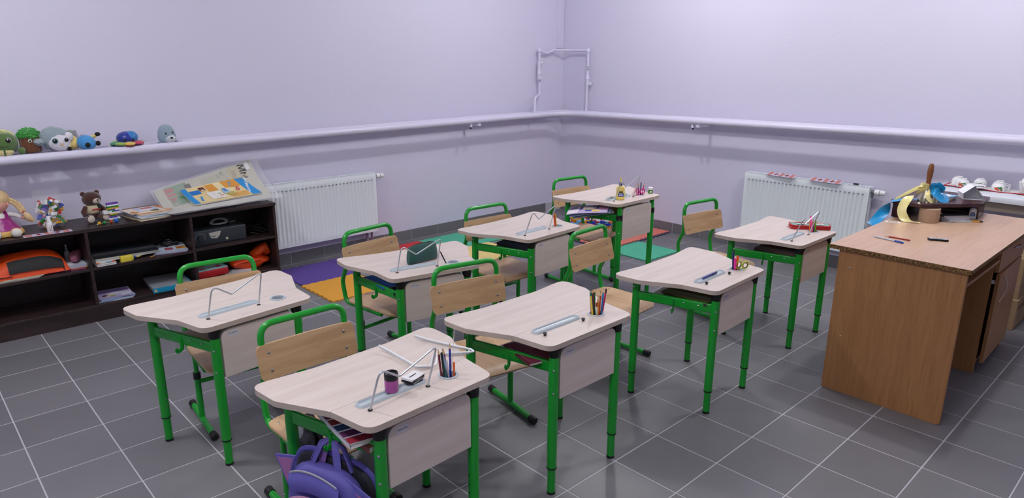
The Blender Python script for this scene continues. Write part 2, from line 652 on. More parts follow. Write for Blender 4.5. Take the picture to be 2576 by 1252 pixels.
# ---------------------------------------------------------------- radiators
def radiator(label, x0, x1, z0, z1, loc, rz, valve):
    """local: length along x, front face at y=-0.10, wall at y=0"""
    t = thing('radiator', label, 'radiator', loc, rz, 'white panel radiators')
    n = int((x1 - x0 - 0.05) / 0.0333)
    st = (x1 - x0 - 0.05) / n
    # front panel with pressed vertical channels
    xs, ds = [x0, x0 + 0.012], [0, 0]
    for k in range(n):
        a = x0 + 0.025 + k * st
        for f, dd in ((0.10, 0), (0.26, 0.006), (0.62, 0.006), (0.78, 0)):
            xs.append(a + st * f)
            ds.append(dd)
    xs += [x1 - 0.012, x1]
    ds += [0, 0]
    zs = [z0, z0 + 0.035, z0 + 0.05, z1 - 0.062, z1 - 0.05, z1 - 0.012, z1]
    zf = [0, 0, 1, 1, 0, 0, 0]
    vs = [(x, -0.10 + d * f + (0.004 if (z in (z0, z1)) else 0), z) for z, f in zip(zs, zf) for x, d in zip(xs, ds)]
    w = len(xs)
    fs = [(i * w + j, i * w + j + 1, (i + 1) * w + j + 1, (i + 1) * w + j) for i in range(len(zs) - 1) for j in range(w - 1)]
    b = B().add(vs, fs)
    b.box(((x0 + x1) / 2, -0.088, (z0 + z1) / 2), (x1 - x0 - 0.002, 0.006, z1 - z0 - 0.004))
    obj('front_panel', b, M_RAD, t, ang=50)
    obj('rear_panel', B().box(((x0 + x1) / 2, -0.03, (z0 + z1) / 2), (x1 - x0 - 0.01, 0.008, z1 - z0 - 0.02)), M_RAD, t, 0.002)
    for x in (x0 + 0.004, x1 - 0.004):
        obj('side_cover', B().box((x, -0.06, (z0 + z1) / 2 + 0.005), (0.006, 0.078, z1 - z0 - 0.02)), M_RAD, t, 0.002)
    g = B()
    g.box(((x0 + x1) / 2, -0.094, z1 - 0.002), (x1 - x0, 0.010, 0.006)).box(((x0 + x1) / 2, -0.022, z1 - 0.002), (x1 - x0, 0.010, 0.006))
    k = int((x1 - x0) / 0.022)
    for i in range(k + 1):
        g.box((x0 + (x1 - x0) * i / k, -0.058, z1 - 0.003), (0.007, 0.066, 0.004))
    obj('top_grille', g, M_RAD, t)
    sl = B()
    for i in range(n):
        sl.box((x0 + 0.025 + (i + 0.45) * st, -0.1003, z1 - 0.056), (st * 0.42, 0.001, 0.005))
    obj('slot_row', sl, mat('#5d666d', 0.6), t)['kind'] = 'stuff'
    vx = x1 + 0.01 if valve > 0 else x0 - 0.01
    s = valve
    V = XF((vx, -0.055, z1 - 0.035), 0, s * pi / 2, 0)
    vh = obj('thermostat', B().lathe([(0.010, 0), (0.010, 0.016), (0.020, 0.017), (0.0225, 0.03), (0.0225, 0.05), (0.021, 0.06), (0.0175, 0.088), (0.015, 0.092)], 18, V), M_WHITE, t)
    obj('scale_ring', B().lathe([(0.0228, 0.052), (0.0228, 0.0545)], 18, V), M_BLACK, vh)
    obj('valve_body', B().cyl((vx - s * 0.012, -0.055, z1 - 0.035), (vx + s * 0.01, -0.055, z1 - 0.035), 0.013)
        .cyl((vx, -0.055, z1 - 0.035), (vx, -0.055, z1 - 0.08), 0.010), mat('#8a8d90', 0.35, metal=0.8), t)
    for q in (0.05, 0.095):
        obj('connection_pipe', B().cyl((vx - s * q, -0.05, z0 + 0.01), (vx - s * q, -0.05, 0.08), 0.010), mat('#8d7187', 0.6), t)
    return t


RADL = radiator('white ribbed radiator on the left wall beside the dark bookcase', 0, 1.03, 0.172, 0.69, (0.355, LY - 0.012, 0), 0, 1)
RADR = radiator('white ribbed radiator on the right wall with paper strips lying on it', -1.03, 0, 0.165, 0.705, (RX - 0.012, 0.318, 0), -pi / 2, 1)

# ================================================================ bookcase
SX0, SX1, SF, SH = -2.12, 0.345, 3.262, 0.612
case = thing('bookcase', 'long low dark brown open bookcase along the left wall', 'bookcase', ((SX0 + SX1) / 2, (SF + LY) / 2, 0))


def cpart(name, lo, hi, m=M_DARK, bev=0.0015):
    ox, oy = (SX0 + SX1) / 2, (SF + LY) / 2
    b = B().box([(a + c) / 2 for a, c in zip((lo[0] - ox, lo[1] - oy, lo[2]), (hi[0] - ox, hi[1] - oy, hi[2]))], [c - a for a, c in zip(lo, hi)])
    return obj(name, b, m, case, bev, 1)


cpart('top_board', (SX0, SF - 0.004, SH - 0.022), (SX1 + 0.004, LY - 0.002, SH))
cpart('base_board', (SX0, SF + 0.002, 0.092), (SX1, LY - 0.002, 0.112))
cpart('plinth', (SX0, SF + 0.004, 0), (SX1, SF + 0.022, 0.092))
cpart('back_panel', (SX0, LY - 0.008, 0.01), (SX1, LY - 0.003, SH - 0.02))
DIV = [SX0, -1.51, -0.893, -0.266, SX1 - 0.018]
for x in DIV:
    cpart('upright', (x, SF, 0.112 if 0 < DIV.index(x) < 4 else 0), (x + 0.018, LY - 0.008, SH - 0.022))
for a, b_, z in zip(DIV[:-1], DIV[1:], (0.355, 0.355, 0.357, 0.362)):
    cpart('shelf', (a + 0.018, SF + 0.002, z - 0.018), (b_, LY - 0.008, z))

# ================================================================ pupils' desks
half = [(.245, -.03), (.268, .137), (.355, .315), (.365, .468)]
_pts = [(-x, y, 0) for x, y in half[::-1]] + [(x, y, 0) for x, y in half] + [(.15, .44, 0), (-.15, .44, 0)]
_rad = [.045, .06, .08, .045, .045, .08, .06, .045, .2, .2]
OUT = [(p.x, p.y) for p in fillet(_pts, _rad, 7, True)]
SEAM = 0.137


def clip_y(poly, y, keep_above):
    out = []
    for i in range(len(poly)):
        a, b = poly[i], poly[(i + 1) % len(poly)]
        ia, ib = (a[1] >= y) == keep_above, (b[1] >= y) == keep_above
        if ia:
            out.append(a)
        if ia != ib:
            t = (y - a[1]) / (b[1] - a[1])
            out.append((a[0] + (b[0] - a[0]) * t, y))
    return out


CUPX, CUPY, CUPR = .139, .077, .0275


def top_mesh(poly, th, hole=None):
    b = B()
    b.cur = 0
    n = len(poly)
    if not hole:
        b.add([(p[0], p[1], 0) for p in poly], [tuple(range(n))])
        b.add([(p[0], p[1], -th) for p in poly], [tuple(range(n - 1, -1, -1))])
    else:
        # front strip with a round hole for the pencil cup: fan of quads between hole and outline
        hx, hy, hr = hole
        m = 28
        ring = [(hx + hr * cos(2 * pi * k / m), hy + hr * sin(2 * pi * k / m)) for k in range(m)]
        # outline points sampled by angle around the hole
        def cast(a):
            dx, dy = cos(a), sin(a)
            best = None
            for i in range(n):
                (x1, y1), (x2, y2) = poly[i], poly[(i + 1) % n]
                ex, ey = x2 - x1, y2 - y1
                den = dx * ey - dy * ex
                if abs(den) < 1e-12:
                    continue
                t = ((x1 - hx) * ey - (y1 - hy) * ex) / den
                s = ((x1 - hx) * dy - (y1 - hy) * dx) / den
                if t > 0 and -1e-9 <= s <= 1 + 1e-9 and (best is None or t < best):
                    best = t
            return (hx + dx * best, hy + dy * best)
        angs = sorted(set([2 * pi * k / m for k in range(m)] + [math.atan2(p[1] - hy, p[0] - hx) % (2 * pi) for p in poly]))
        K = len(angs)
        inn = [(hx + hr * cos(a), hy + hr * sin(a)) for a in angs]
        ou = [cast(a) for a in angs]
        for z, rev in ((0, False), (-th, True)):
            vs = [(p[0], p[1], z) for p in inn] + [(p[0], p[1], z) for p in ou]
            fs = [(k, K + k, K + (k + 1) % K, (k + 1) % K) for k in range(K)]
            b.add(vs, [tuple(reversed(f)) for f in fs] if rev else fs)
        b.add([(p[0], p[1], 0) for p in inn] + [(p[0], p[1], -th) for p in inn], [(k, (k + 1) % K, K + (k + 1) % K, K + k) for k in range(K)])
    b.cur = 1
    b.add([(p[0], p[1], 0) for p in poly] + [(p[0], p[1], -th) for p in poly], [(k, n + k, n + (k + 1) % n, (k + 1) % n) for k in range(n)])
    return b


g_gap = 0.0006
ME_MAIN = mesh_of(top_mesh([(x, y) for x, y in clip_y(OUT, SEAM + g_gap, True)], .02), [M_LAMX, M_EDGE], 0)
ME_STRIP = mesh_of(top_mesh([(x, y) for x, y in clip_y(OUT, SEAM - g_gap, False)], .02, (CUPX, CUPY, CUPR)), [M_LAMX, M_EDGE], 0)


def tray_mesh():
    b = B()
    L, W = 0.255, 0.042
    lv = [(0, 0.0, 0), (0.0, 0.0035, 0), (0.005, 0.0055, 0), (0.008, 0.0055, 0), (0.010, -0.0, 1), (0.012, -0.001, 1)]
    rings = []
    for ins, z, _ in [(0, 0.0002, 0), (0.0025, 0.0075, 0), (0.0045, 0.0092, 0), (0.0065, 0.0090, 0), (0.0100, 0.0036, 0), (0.012, 0.0030, 0)]:
        o = rrect(L - 2 * ins, W - 2 * ins, W / 2 - ins - 0.0005, 8)
        rings.append([(p[0], p[1], z) for p in o])
    n = len(rings[0])
    vs = [p for r in rings for p in r]
    fs = [(i * n + k, i * n + (k + 1) % n, (i + 1) * n + (k + 1) % n, (i + 1) * n + k) for i in range(len(rings) - 1) for k in range(n)]
    fs.append(tuple((len(rings) - 1) * n + k for k in range(n)))
    fs.append(tuple(range(n - 1, -1, -1)))
    b.add(vs, fs)
    return b


ME_TRAY = mesh_of(tray_mesh(), M_TRAY)
ME_CUP = mesh_of(B().lathe([(CUPR + .0075, .0003), (CUPR + .007, .003), (CUPR + .003, .004), (CUPR - .001, .003), (CUPR - .0015, -.02), (CUPR - .003, -.07),
                           (0.0, -.07)], 28, caps=False), M_TRAY)
ME_CUPIN = mesh_of(B().lathe([(CUPR - .0035, -.069), (0, -.069)], 20), mat('#98a3ab', 0.5))
HL, HR_, HY = -.18, .039, .060
ME_GROM = mesh_of(B().lathe([(0.0075, 0.0002), (0.0075, 0.003), (0.005, 0.004), (0.003, 0.0035), (0.003, 0.0002)], 14), M_BLACK)
ME_GROM2 = mesh_of(B().lathe([(0.005, 0.0002), (0.005, 0.006), (0.0085, 0.008), (0.0085, 0.011), (0.004, 0.0115), (0.0035, 0.006)], 14), M_BLACK)
_st = [(HL, HY, 0.0), (HL + .003, HY - .058, .152), (-.085, HY - .022, .086), (HR_ - .002, HY - .052, .158), (HR_, HY, 0.0)]
ME_STAND = mesh_of(B().tube(fillet(_st, [0, .020, .009, .012, 0], 8), .0033, 8), M_WIRE)


def bolt(p, axis, r=0.006):
    p, a = Vector(p), Vector(axis).normalized()
    q = a.to_track_quat('Z', 'Y').to_matrix().to_4x4()
    return B().lathe([(r, 0), (r * 0.92, r * 0.35), (r * 0.6, r * 0.6), (0, r * 0.68)], 10, Matrix.Translation(p) @ q)


def make_desk(label, x, y, rot, zt, stand=True, raised=False, sticker=True):
    t = thing('school_desk', label, 'desk', (x, y, 0), radians(rot), 'light wood pupil desks on green frames')
    z = zt
    up = link('worktop', ME_MAIN, t, (0, 0, z))
    st = link('tray_strip', ME_STRIP, t, (0, 0, z))
    tr = link('pen_tray', ME_TRAY, t, (-.072, .103, z))
    cp = link('pencil_cup', ME_CUP, t, (CUPX, CUPY, z))
    link('cup_floor', ME_CUPIN, cp)
    for hx in (HL, HR_):
        link('grommet', ME_GROM if stand else ME_GROM2, st, (hx, HY, 0))
    if stand:
        link('book_stand', ME_STAND, t, (0, 0, z))
    # legs
    low = 0.0 if not raised else 0.075
    for nm, lx, ly in (('FL', -.192, 0), ('FR', .178, 0), ('RL', -.275, .38), ('RR', .262, .375)):
        ztop = z - .021
        ut = ztop - (low if nm[0] == 'F' else 0)
        lg = obj('leg', B().cyl((lx, ly, .115), (lx, ly, ut - (.030 if nm[0] == 'F' and not raised else 0)), .0195, 16), M_GREEN, t)
        obj('lower_leg', B().cyl((lx, ly, .004), (lx, ly, .125), .0162, 14), M_GREEN, lg)
        obj('leg_ring', B().cyl((lx, ly, .1135), (lx, ly, .1185), .0208, 16), M_BLACK, lg)
        obj('foot_cap', B().cyl((lx, ly, 0.0), (lx, ly, .010), .0170, 14), M_BLACK, lg)
        if raised and nm[0] == 'F':
            obj('inner_leg', B().cyl((lx, ly, ut - .01), (lx, ly, ztop), .0160, 14), M_GREEN, lg)
            obj('collar', B().cyl((lx, ly, ut - .022), (lx, ly, ut + .012), .0215, 16), M_BLACK, lg)
        elif nm[0] == 'F':
            s = 1 if nm == 'FL' else -1
            obj('leg_cap', B().tube([(lx, ly, ut - .04), (lx, ly, ut - .026), (lx + s * .005, ly, ut)], .021, 16, radii=[.0205, .0215, .0265]), M_BLACK, lg)
        s = -1 if nm[1] == 'L' else 1
        for k, zz in enumerate((z - .112, z - .205)) if nm[0] == 'F' else enumerate((z - .04, z - .06)):
            if raised and zz > ut:
                continue
            obj('screw', bolt((lx + s * .0185 * (0.75 if nm[0] == 'F' else 1), ly - (.0125 if nm[0] == 'F' else 0), zz), (s, -.75 if nm[0] == 'F' else 0, 0), .0052), M_STEEL, lg)
        if nm in ('FR', 'RL', 'RR'):
            hb = B()
            for zz in (.175, .205, .240, .275):
                hb.add(*_disk((lx - .0197 * (1 if nm != 'RL' else -.2), ly - (.0 if nm != 'RL' else .0195), zz), (-1, 0, 0) if nm != 'RL' else (0, -1, 0), .0035))
            obj('adjusting_holes', hb, M_BLACK if random.random() < .5 else M_STEEL, lg)['kind'] = 'stuff'
    zr = z - .105
    for s, fx, rx in ((-1, -.192, -.275), (1, .178, .262)):
        b = B()
        p, q = Vector((fx, .012, zr)), Vector((rx, .37, zr))
        dirv = (q - p).normalized()
        M = Matrix.Translation((p + q) / 2) @ RZ(math.atan2(dirv.y, dirv.x))
        b.box((0, 0, 0), ((q - p).length, .018, .046), M)
        rl = obj('side_rail', b, M_GREEN, t, .007, 3)
        out = Vector((dirv.y, -dirv.x, 0)) * (-s)
        if out.x * s < 0:
            out = -out
        for f in (.18, .37, .50):
            c = p.lerp(q, f) + out * .009
            obj('screw', bolt(c + Vector((0, 0, .004)), out, .0045), M_STEEL, rl)
        hk = p.lerp(q, .50) + out * .0105
        pts = [hk + Vector((0, 0, .012)), hk + Vector((0, 0, -.040)), hk + out * .024 + Vector((0, 0, -.046)), hk + out * .028 + Vector((0, 0, -.030))]
        hb = B().tube(fillet(pts, [0, .010, .009, 0], 6), .006, 8, flat=(.0085, .0026))
        obj('bag_hook', hb, M_GREEN, rl)
    # shelf for books under the top
    zs = zr - .012
    sh = [(-.175, .03), (.165, .03), (.225, .30), (-.235, .30)]
    b = B().prism(sh, zs, zs + .003)
    b.prism([(-.175, .026), (.165, .026), (.165, .03), (-.175, .03)], zs, zs + .03)
    obj('book_shelf', b, mat('#9aa0a4', 0.4, metal=0.5), t)
    # modesty panel with rounded top corners
    zp1 = z - (.034 if not raised else .036)
    zp0 = z - (.238 if not raised else .256)
    xs = (-.170, .156)
    pts = [(xs[0], zp0, 0), (xs[1], zp0, 0), (xs[1], zp1, 0), (xs[0], zp1, 0)]
    oo = [(p.x, p.y) for p in fillet(pts, [.004, .004, .04, .04], 7, True)]
    pan = obj('modesty_panel', B().prism(oo, -.008, .008, XF((0, -.006, 0), pi / 2)), M_LAMX, t, .001, 1)
    if sticker:
        sk = obj('sticker', B().box((xs[0] + .050, -.0145, zp1 - .022), (.046, .0008, .024)), mat('#cfccd2', .5), pan)
        lb = B()
        for k in range(7):
            lb.box((xs[0] + .034 + k * .0053, -.0151, zp1 - .021), (.0030, .0004, .0042))
        obj('sticker_print', lb, mat('#77747e', .6), sk)['kind'] = 'stuff'
    return t


def _disk(c, nrm, r, n=8):
    c, nv = Vector(c), Vector(nrm).normalized()
    u = nv.orthogonal().normalized()
    w = nv.cross(u)
    return [c + u * (r * cos(2 * pi * k / n)) + w * (r * sin(2 * pi * k / n)) for k in range(n)], [tuple(range(n))]


DK = dict(
    d1=(-.636, .018, 2.24, .6285), d2=(.133, .033, .25, .6427), d4=(-.714, 1.108, 6.08, .630), d3=(.183, 1.076, -10.9, .624),
    d7=(1.108, 1.149, 3.73, .6515), d8=(1.962, 1.172, 1.25, .733), d5=(1.142, -.033, 2.04, .6352), d6=(2.179, .042, 0.0, .641))
DL = dict(
    d1='pupil desk nearest the camera with violet thermos and spare wire stands on top',
    d2='pupil desk with a full pencil cup and a dark red notebook under its top',
    d3='pupil desk with the dark green pencil case standing on it',
    d4='pupil desk with an empty pencil cup and bare top, beside the bookcase',
    d5='pupil desk with a blue pen in its tray and scissors in the cup',
    d6='pupil desk by the right radiator carrying the red pencil case',
    d7='pupil desk with three orange and black pencils in an otherwise empty cup',
    d8='tall pupil desk by the corner with yellow glue bottle on top')
DESK = {}
for k, (x, y, r, z) in DK.items():
    DESK[k] = make_desk(DL[k], x, y, r, z, stand=k not in ('d2', 'd5'), raised=(k == 'd8'))


def on_desk(k, lx, ly, dz=0.0):
    x, y, r, z = DK[k]
    a = radians(r)
    return (x + cos(a) * lx - sin(a) * ly, y + sin(a) * lx + cos(a) * ly, z + dz)


# ================================================================ pupils' chairs
def chair_parts(dz):
    P = []
    xt, S = .166, .350 + dz
    path = [(-xt, -.27, S - .022), (-xt, .035, S - .022), (-xt, .058, S + .10), (-xt, .016, S + .185), (-xt, .024, S + .373),
            (xt, .024, S + .373), (xt, .016, S + .185), (xt, .058, S + .10), (xt, .035, S - .022), (xt, -.27, S - .022)]
    P.append(('back_frame', None, mesh_of(B().tube(fillet(path, [0, .05, .09, .09, .055, .055, .09, .09, .05, 0], 8), .0122, 12), M_GREEN)))
    # backrest, gently curved
    w, h, th = .194, .125, .0095
    o = rrect(2 * w, h, .02, 6)

    def bend(p):
        x, zz = p
        return .012 * (x / w) ** 2
    zc = S + .238
    b = B()
    nseg = 14
    pts = []
    for k in range(len(o)):
        a, c = o[k], o[(k + 1) % len(o)]
        pts.append(a)
        L = math.hypot(c[0] - a[0], c[1] - a[1])
        if L > .1:
            for j in range(1, nseg):
                pts.append((a[0] + (c[0] - a[0]) * j / nseg, a[1] + (c[1] - a[1]) * j / nseg))
    tilt = -.017 / .064

    def yb(x, zz):
        return -.004 + .010 * (1 - (x / w) ** 2) * 1.0 - tilt * zz
    # build as grid clipped to the rounded outline by scanning in x
    nx = 24
    xs = [-w + 2 * w * i / nx for i in range(nx + 1)]
    xs = sorted(set(xs + [-w + .003, w - .003, -w + .008, w - .008, -w + .014, w - .014]))

    def hz(x):
        d = w - abs(x)
        r = .02
        return h / 2 if d >= r else h / 2 - r + sqrt(max(0, r * r - (r - d) ** 2))
    fr, bk = [], []
    for x in xs:
        for zz in (-hz(x), hz(x)):
            fr.append((x, yb(x, zz) - th / 2 - .004, zc + zz))
            bk.append((x, yb(x, zz) + th / 2 - .004, zc + zz))
    n = len(xs)
    fs = []
    o2 = 2 * n
    for i in range(n - 1):
        a, b_, c, d = 2 * i, 2 * i + 1, 2 * i + 3, 2 * i + 2
        fs += [(a, d, c, b_), (o2 + a, o2 + b_, o2 + c, o2 + d), (b_, c, o2 + c, o2 + b_), (a, o2 + a, o2 + d, d)]
    fs += [(0, 1, o2 + 1, o2), (2 * n - 2, o2 + 2 * n - 2, o2 + 2 * n - 1, 2 * n - 1)]
    P.append(('backrest', None, mesh_of(B().add(fr + bk, fs), M_PLY)))
    for sx in (-1, 1):
        for zz in (-.032, .032):
            x = .15 * sx
            P.append(('screw', 'backrest', mesh_of(bolt((x, yb(x, zz) - th / 2 - .004, zc + zz), (0, -1, tilt * -.3), .0062), M_STEEL)))
    # seat
    def seat(u, v):
        hw = .185 - .012 * v
        x = (u - .5) * 2 * hw
        y = -.345 + .365 * (1 - v)
        z = S
        f = (v - .80) / .2
        if f > 0:
            z -= .022 * f * f
        z -= .006 * (1 - (2 * u - 1) ** 2) * (1 - abs(2 * v - 1) ** 2)
        # rounded corners
        rc = .05
        e = min(v, 1 - v) * .365
        if e < rc:
            x *= 1 - (1 - sqrt(1 - ((rc - e) / rc) ** 2)) * rc / hw
        return (x, y, z)
    P.append(('seat', None, mesh_of(B().grid(lambda u, v: seat(1 - u, v), 16, 22, .010), M_SEAT, 0, ang=50)))
    for sx in (-1, 1):
        for yy in (-.03, -.22):
            P.append(('screw', 'seat', mesh_of(bolt((.15 * sx, yy, S - .002), (0, 0, 1), .0055), M_STEEL)))
    for sx in (-1, 1):
        x, yl = .171 * sx, -.10
        P.append(('upper_leg', None, mesh_of(B().cyl((x, yl, .19), (x, yl, S - .012), .0105, 12), M_GREEN)))
        P.append(('lower_leg', None, mesh_of(B().cyl((x, yl, .018), (x, yl, .235 + dz), .0138, 14), M_GREEN)))
        P.append(('collar', None, mesh_of(B().cyl((x, yl, .222 + dz), (x, yl, .252 + dz), .0165, 14), M_BLACK)))
        P.append(('foot_bar', None, mesh_of(B().cyl((x, -.305, .0185), (x, .081, .0185), .0140, 14), M_GREEN)))
        for ye, s in ((-.305, -1), (.081, 1)):
            P.append(('end_cap', 'foot_bar', mesh_of(B().tube([(x, ye - s * .03, .0185), (x, ye + s * .004, .0185), (x, ye + s * .010, .0185)], .017, 14,
                                                              radii=[.0165, .0180, .0135]), M_BLACK)))
        P.append(('adjusting_screw', None, mesh_of(bolt((x + .0135 * sx, yl, .10), (sx, 0, 0), .004), M_STEEL)))
    P.append(('cross_bar', None, mesh_of(B().cyl((-.171, -.10, .205 + dz), (.171, -.10, .205 + dz), .0105, 12), M_GREEN)))
    return P


CP = {0.0: chair_parts(0.0), 0.05: chair_parts(0.05)}


def make_chair(label, x, y, rot, dz=0.0):
    t = thing('school_chair', label, 'chair', (x, y, 0), radians(rot), 'green framed pupil chairs')
    last = {}
    for nm, par, me in CP[dz]:
        o = link(nm, me, last[par] if par else t)
        last[nm] = o
    return t


CH = dict(
    c1=(-.703, .693, -.3, 'plywood chair with green frame pushed up to the nearest desk'),
    c2=(.149, .779, -10.4, 'plywood chair with green frame behind the desk with the full pencil cup'),
    c5=(1.086, .827, 4.3, 'plywood chair pulled back from the desk with scissors, whole seat showing'),
    c6=(2.259, .840, -7.4, 'plywood chair with green frame at the desk by the right radiator'),
    c3=(.193, 1.689, 7.1, 'plywood chair with green frame at the desk with the green case'),
    c4=(-.681, 1.602, -5.5, 'plywood chair with green frame in front of the bookcase'),
    c7=(1.079, 1.693, -3.2, 'plywood chair with green frame by the left skirting, at the desk with three pencils'),
    c8=(2.07, 1.86, -5.5, 'plywood chair with green frame deepest in the room corner'))
for k, (x, y, r, lb) in CH.items():
    make_chair(lb, x, y, r, 0.05 if k == 'c8' else 0.0)

# ================================================================ small helpers for things
def book(name, label, cat, loc, rz, w, d, h, cover, group=None, pr=None, pages='#e6e2da', soft=False, rot=None):
    """closed book or booklet lying flat; local origin at centre of its underside"""
    t = thing(name, label, cat, loc, rz, group, rot)
    c = min(.002, h * .2) if not soft else min(.0008, h * .25)
    b = B().box((0, 0, c / 2), (w, d, c)).box((0, 0, h - c / 2), (w, d, c)).box((-w / 2 + c / 2, 0, h / 2), (c, d, h))
    obj('cover', b, mat(cover, .4), t)
    obj('pages', B().box((.001, 0, h / 2), (w - .005, d - .005, h - 2 * c)), mat(pages, .8), t)
    if pr:
        prints('cover_print', t, pr, Matrix.Translation((0, 0, h)))
    return t


def pencil(label, base, top, col, r=.0036, tip='lead', group=None, name='pencil', cat='pencil', L=None, tipcol='#202024', cap=None):
    """hexagonal pencil from base towards top (its sharpened end)"""
    p, q = Vector(base), Vector(top)
    L = L or (q - p).length
    o = thing(name, label, cat, p, 0, group)
    o.rotation_euler = (q - p).to_track_quat('Z', 'Y').to_euler()
    n = 6 if tip == 'lead' else 12
    if tip == 'lead':
        obj('shaft', B().lathe([(r, 0), (r, L - .020)], n), mat(col, .35), o)
        obj('sharpened_wood', B().lathe([(r, L - .020), (r * .36, L - .006)], 10), mat('#d9b184', .6), o)
        obj('lead', B().lathe([(r * .38, L - .0065), (.0003, L)], 8), mat(tipcol, .5), o)
    elif tip == 'blunt':
        obj('shaft', B().lathe([(r * .9, 0), (r, .002), (r, L - .003), (r * .8, L)], n), mat(col, .35), o)
        if cap:
            obj('end_band', B().lathe([(r * 1.02, L - .018), (r * 1.02, L - .001), (r * .5, L + .0005)], n), mat(cap, .4), o)
    elif tip == 'pen':
        obj('barrel', B().lathe([(r * .4, 0), (r, .012), (r, L - .03), (r * .9, L - .002), (r * .5, L)], n), mat(col, .3), o)
        if cap:
            obj('cap', B().lathe([(r * 1.15, L - .045), (r * 1.15, L - .004), (r * .7, L)], n).box((r * 1.3, 0, L - .022), (r * .5, r * .6, .036)), mat(cap, .3), o)
    return o


def cup_set(k, items, group, desc):
    """writing things standing in the pencil cup of desk k; items: (label word, colour, dx, dy, lean x, lean y, length, kind, cap)"""
    for w, c, dx, dy, lx, ly, L, kind, cap in items:
        b = Vector(on_desk(k, CUPX + dx, CUPY + dy, -.066))
        a = radians(DK[k][2])
        v = Vector((lx * cos(a) - ly * sin(a), lx * sin(a) + ly * cos(a), 1)).normalized()
        nm = {'lead': 'pencil', 'blunt': 'pencil', 'pen': 'felt_pen'}[kind]
        pencil('%s in the pencil cup of the %s' % (w, desc), b, b + v * L, c, .0037 if kind != 'pen' else .0048, kind, group, nm,
               'pencil' if kind != 'pen' else 'pen', cap=cap, tipcol=cap if (kind == 'lead' and cap) else '#202024')


G = 'pencils and pens in the desk cups'
cup_set('d1', [
    ('maroon pencil', '#6e1627', -.018, .004, -.10, .02, .170, 'lead', '#4a1020'), ('thick black pencil', '#1b1a1c', -.014, -.004, -.10, 0, .158, 'blunt', '#1b1a1c'),
    ('light blue pencil', '#7fb2dd', -.008, -.012, -.10, .06, .172, 'lead', '#26323c'), ('dark teal pencil', '#0c5a52', .000, -.016, -.20, .10, .140, 'blunt', '#3a2a24'),
    ('magenta felt pen', '#c0189a', .004, -.004, -.13, .14, .118, 'pen', '#d21ea8'), ('white felt pen', '#d8d8da', .008, .000, -.06, .10, .118, 'pen', '#cfd2d6'),
    ('red pencil', '#b01330', .006, .010, -.08, .02, .160, 'lead', '#7b1020'), ('dark blue pen', '#1c2aa0', .012, .002, .04, .06, .172, 'lead', '#14143a'),
    ('short orange pencil', '#e0652a', .014, -.012, .03, .02, .110, 'blunt', '#e0652a')], G, 'nearest desk')
_b = Vector(on_desk('d1', CUPX + .012, CUPY + .008, -.06))
tag(obj('wooden_skewer', B().tube([_b, _b + Vector((.055, .035, .215))], .0013, 6, radii=[.0016, .0006]), mat('#dcd2be', .6)),
    'thin wooden skewer sticking far out of the pencil cup of the nearest desk', 'stick')
cup_set('d2', [
    ('green topped yellow pencil', '#d8c23a', -.016, -.004, -.15, .02, .172, 'blunt', '#1c7b63'), ('red violet pencil', '#a11643', -.010, .008, -.08, .05, .170, 'lead', '#541028'),
    ('crimson pencil', '#bf1f3c', -.008, .012, -.03, .02, .166, 'lead', '#5a1020'), ('deep blue pencil', '#1b3c9a', -.012, .004, -.10, .00, .160, 'blunt', '#2a2a60'),
    ('brown pencil', '#8d4a20', -.002, .010, -.02, .03, .175, 'lead', '#3a2010'), ('green pencil', '#1f7d4a', .004, .010, .01, .04, .174, 'lead', '#143a24'),
    ('amber pencil', '#d68a1e', -.004, -.014, -.01, .02, .150, 'lead', '#3a2a14'), ('white printed pencil', '#e3dfd6', -.006, -.012, -.05, .02, .120, 'blunt', '#b03a2a'),
    ('rust red pencil', '#b5401c', .003, -.014, .04, .02, .164, 'lead', '#4a1c10'), ('sky blue pencil', '#1c7ec4', .010, -.012, .16, .04, .172, 'lead', '#1a2a5a'),
    ('raspberry pencil', '#c0265c', .016, -.008, .26, .04, .166, 'blunt', '#38202c'), ('yellow handled paintbrush', '#e6b422', .006, -.004, .06, .02, .112, 'blunt', '#e6b422')],
    G, 'desk with the red notebook')
cup_set('d5', [
    ('thin navy pen', '#23286a', -.014, .004, -.12, .02, .165, 'blunt', '#23286a'), ('navy pen with clip', '#1f2560', -.006, .008, -.05, .03, .168, 'blunt', '#15183c'),
    ('pink felt pen', '#ea2f93', -.014, -.006, -.10, .02, .130, 'pen', '#ea2f93'), ('orange highlighter', '#f4551c', .000, -.006, .00, .02, .138, 'pen', '#ff5a1e')],
    G, 'desk with scissors')
cup_set('d3', [('black pencil leaning', '#17171a', -.010, -.004, -.42, .16, .160, 'lead', '#b98a5c')], G, 'desk with the green case')
cup_set('d7', [
    ('orange pencil', '#ee5a1c', -.016, -.002, -.12, .04, .150, 'blunt', '#ee5a1c'), ('amber yellow pencil', '#e0a52c', -.010, -.008, -.10, .05, .148, 'blunt', '#e0a52c'),
    ('black pencil', '#211c1c', -.006, .000, -.08, .05, .146, 'blunt', '#211c1c'), ('vermilion pencil', '#e2461a', -.019, -.006, -.14, .03, .140, 'blunt', '#c83a16')], G, 'desk with three pencils')
cup_set('d8', [
    ('orange pencil', '#d9713a', -.014, .006, -.12, .02, .150, 'lead', '#7a3a1a'), ('violet pencil', '#4c2c86', -.008, .002, -.06, .02, .140, 'lead', '#2a1a4a'),
    ('sea green pencil', '#2c7d76', .000, .006, -.02, .04, .155, 'lead', '#173c3a'), ('thick navy marker', '#17365a', .006, .000, .05, .02, .152, 'blunt', '#17365a'),
    ('raspberry pencil', '#b83460', .014, .000, .26, .02, .150, 'lead', '#4a1428')], G, 'corner desk')
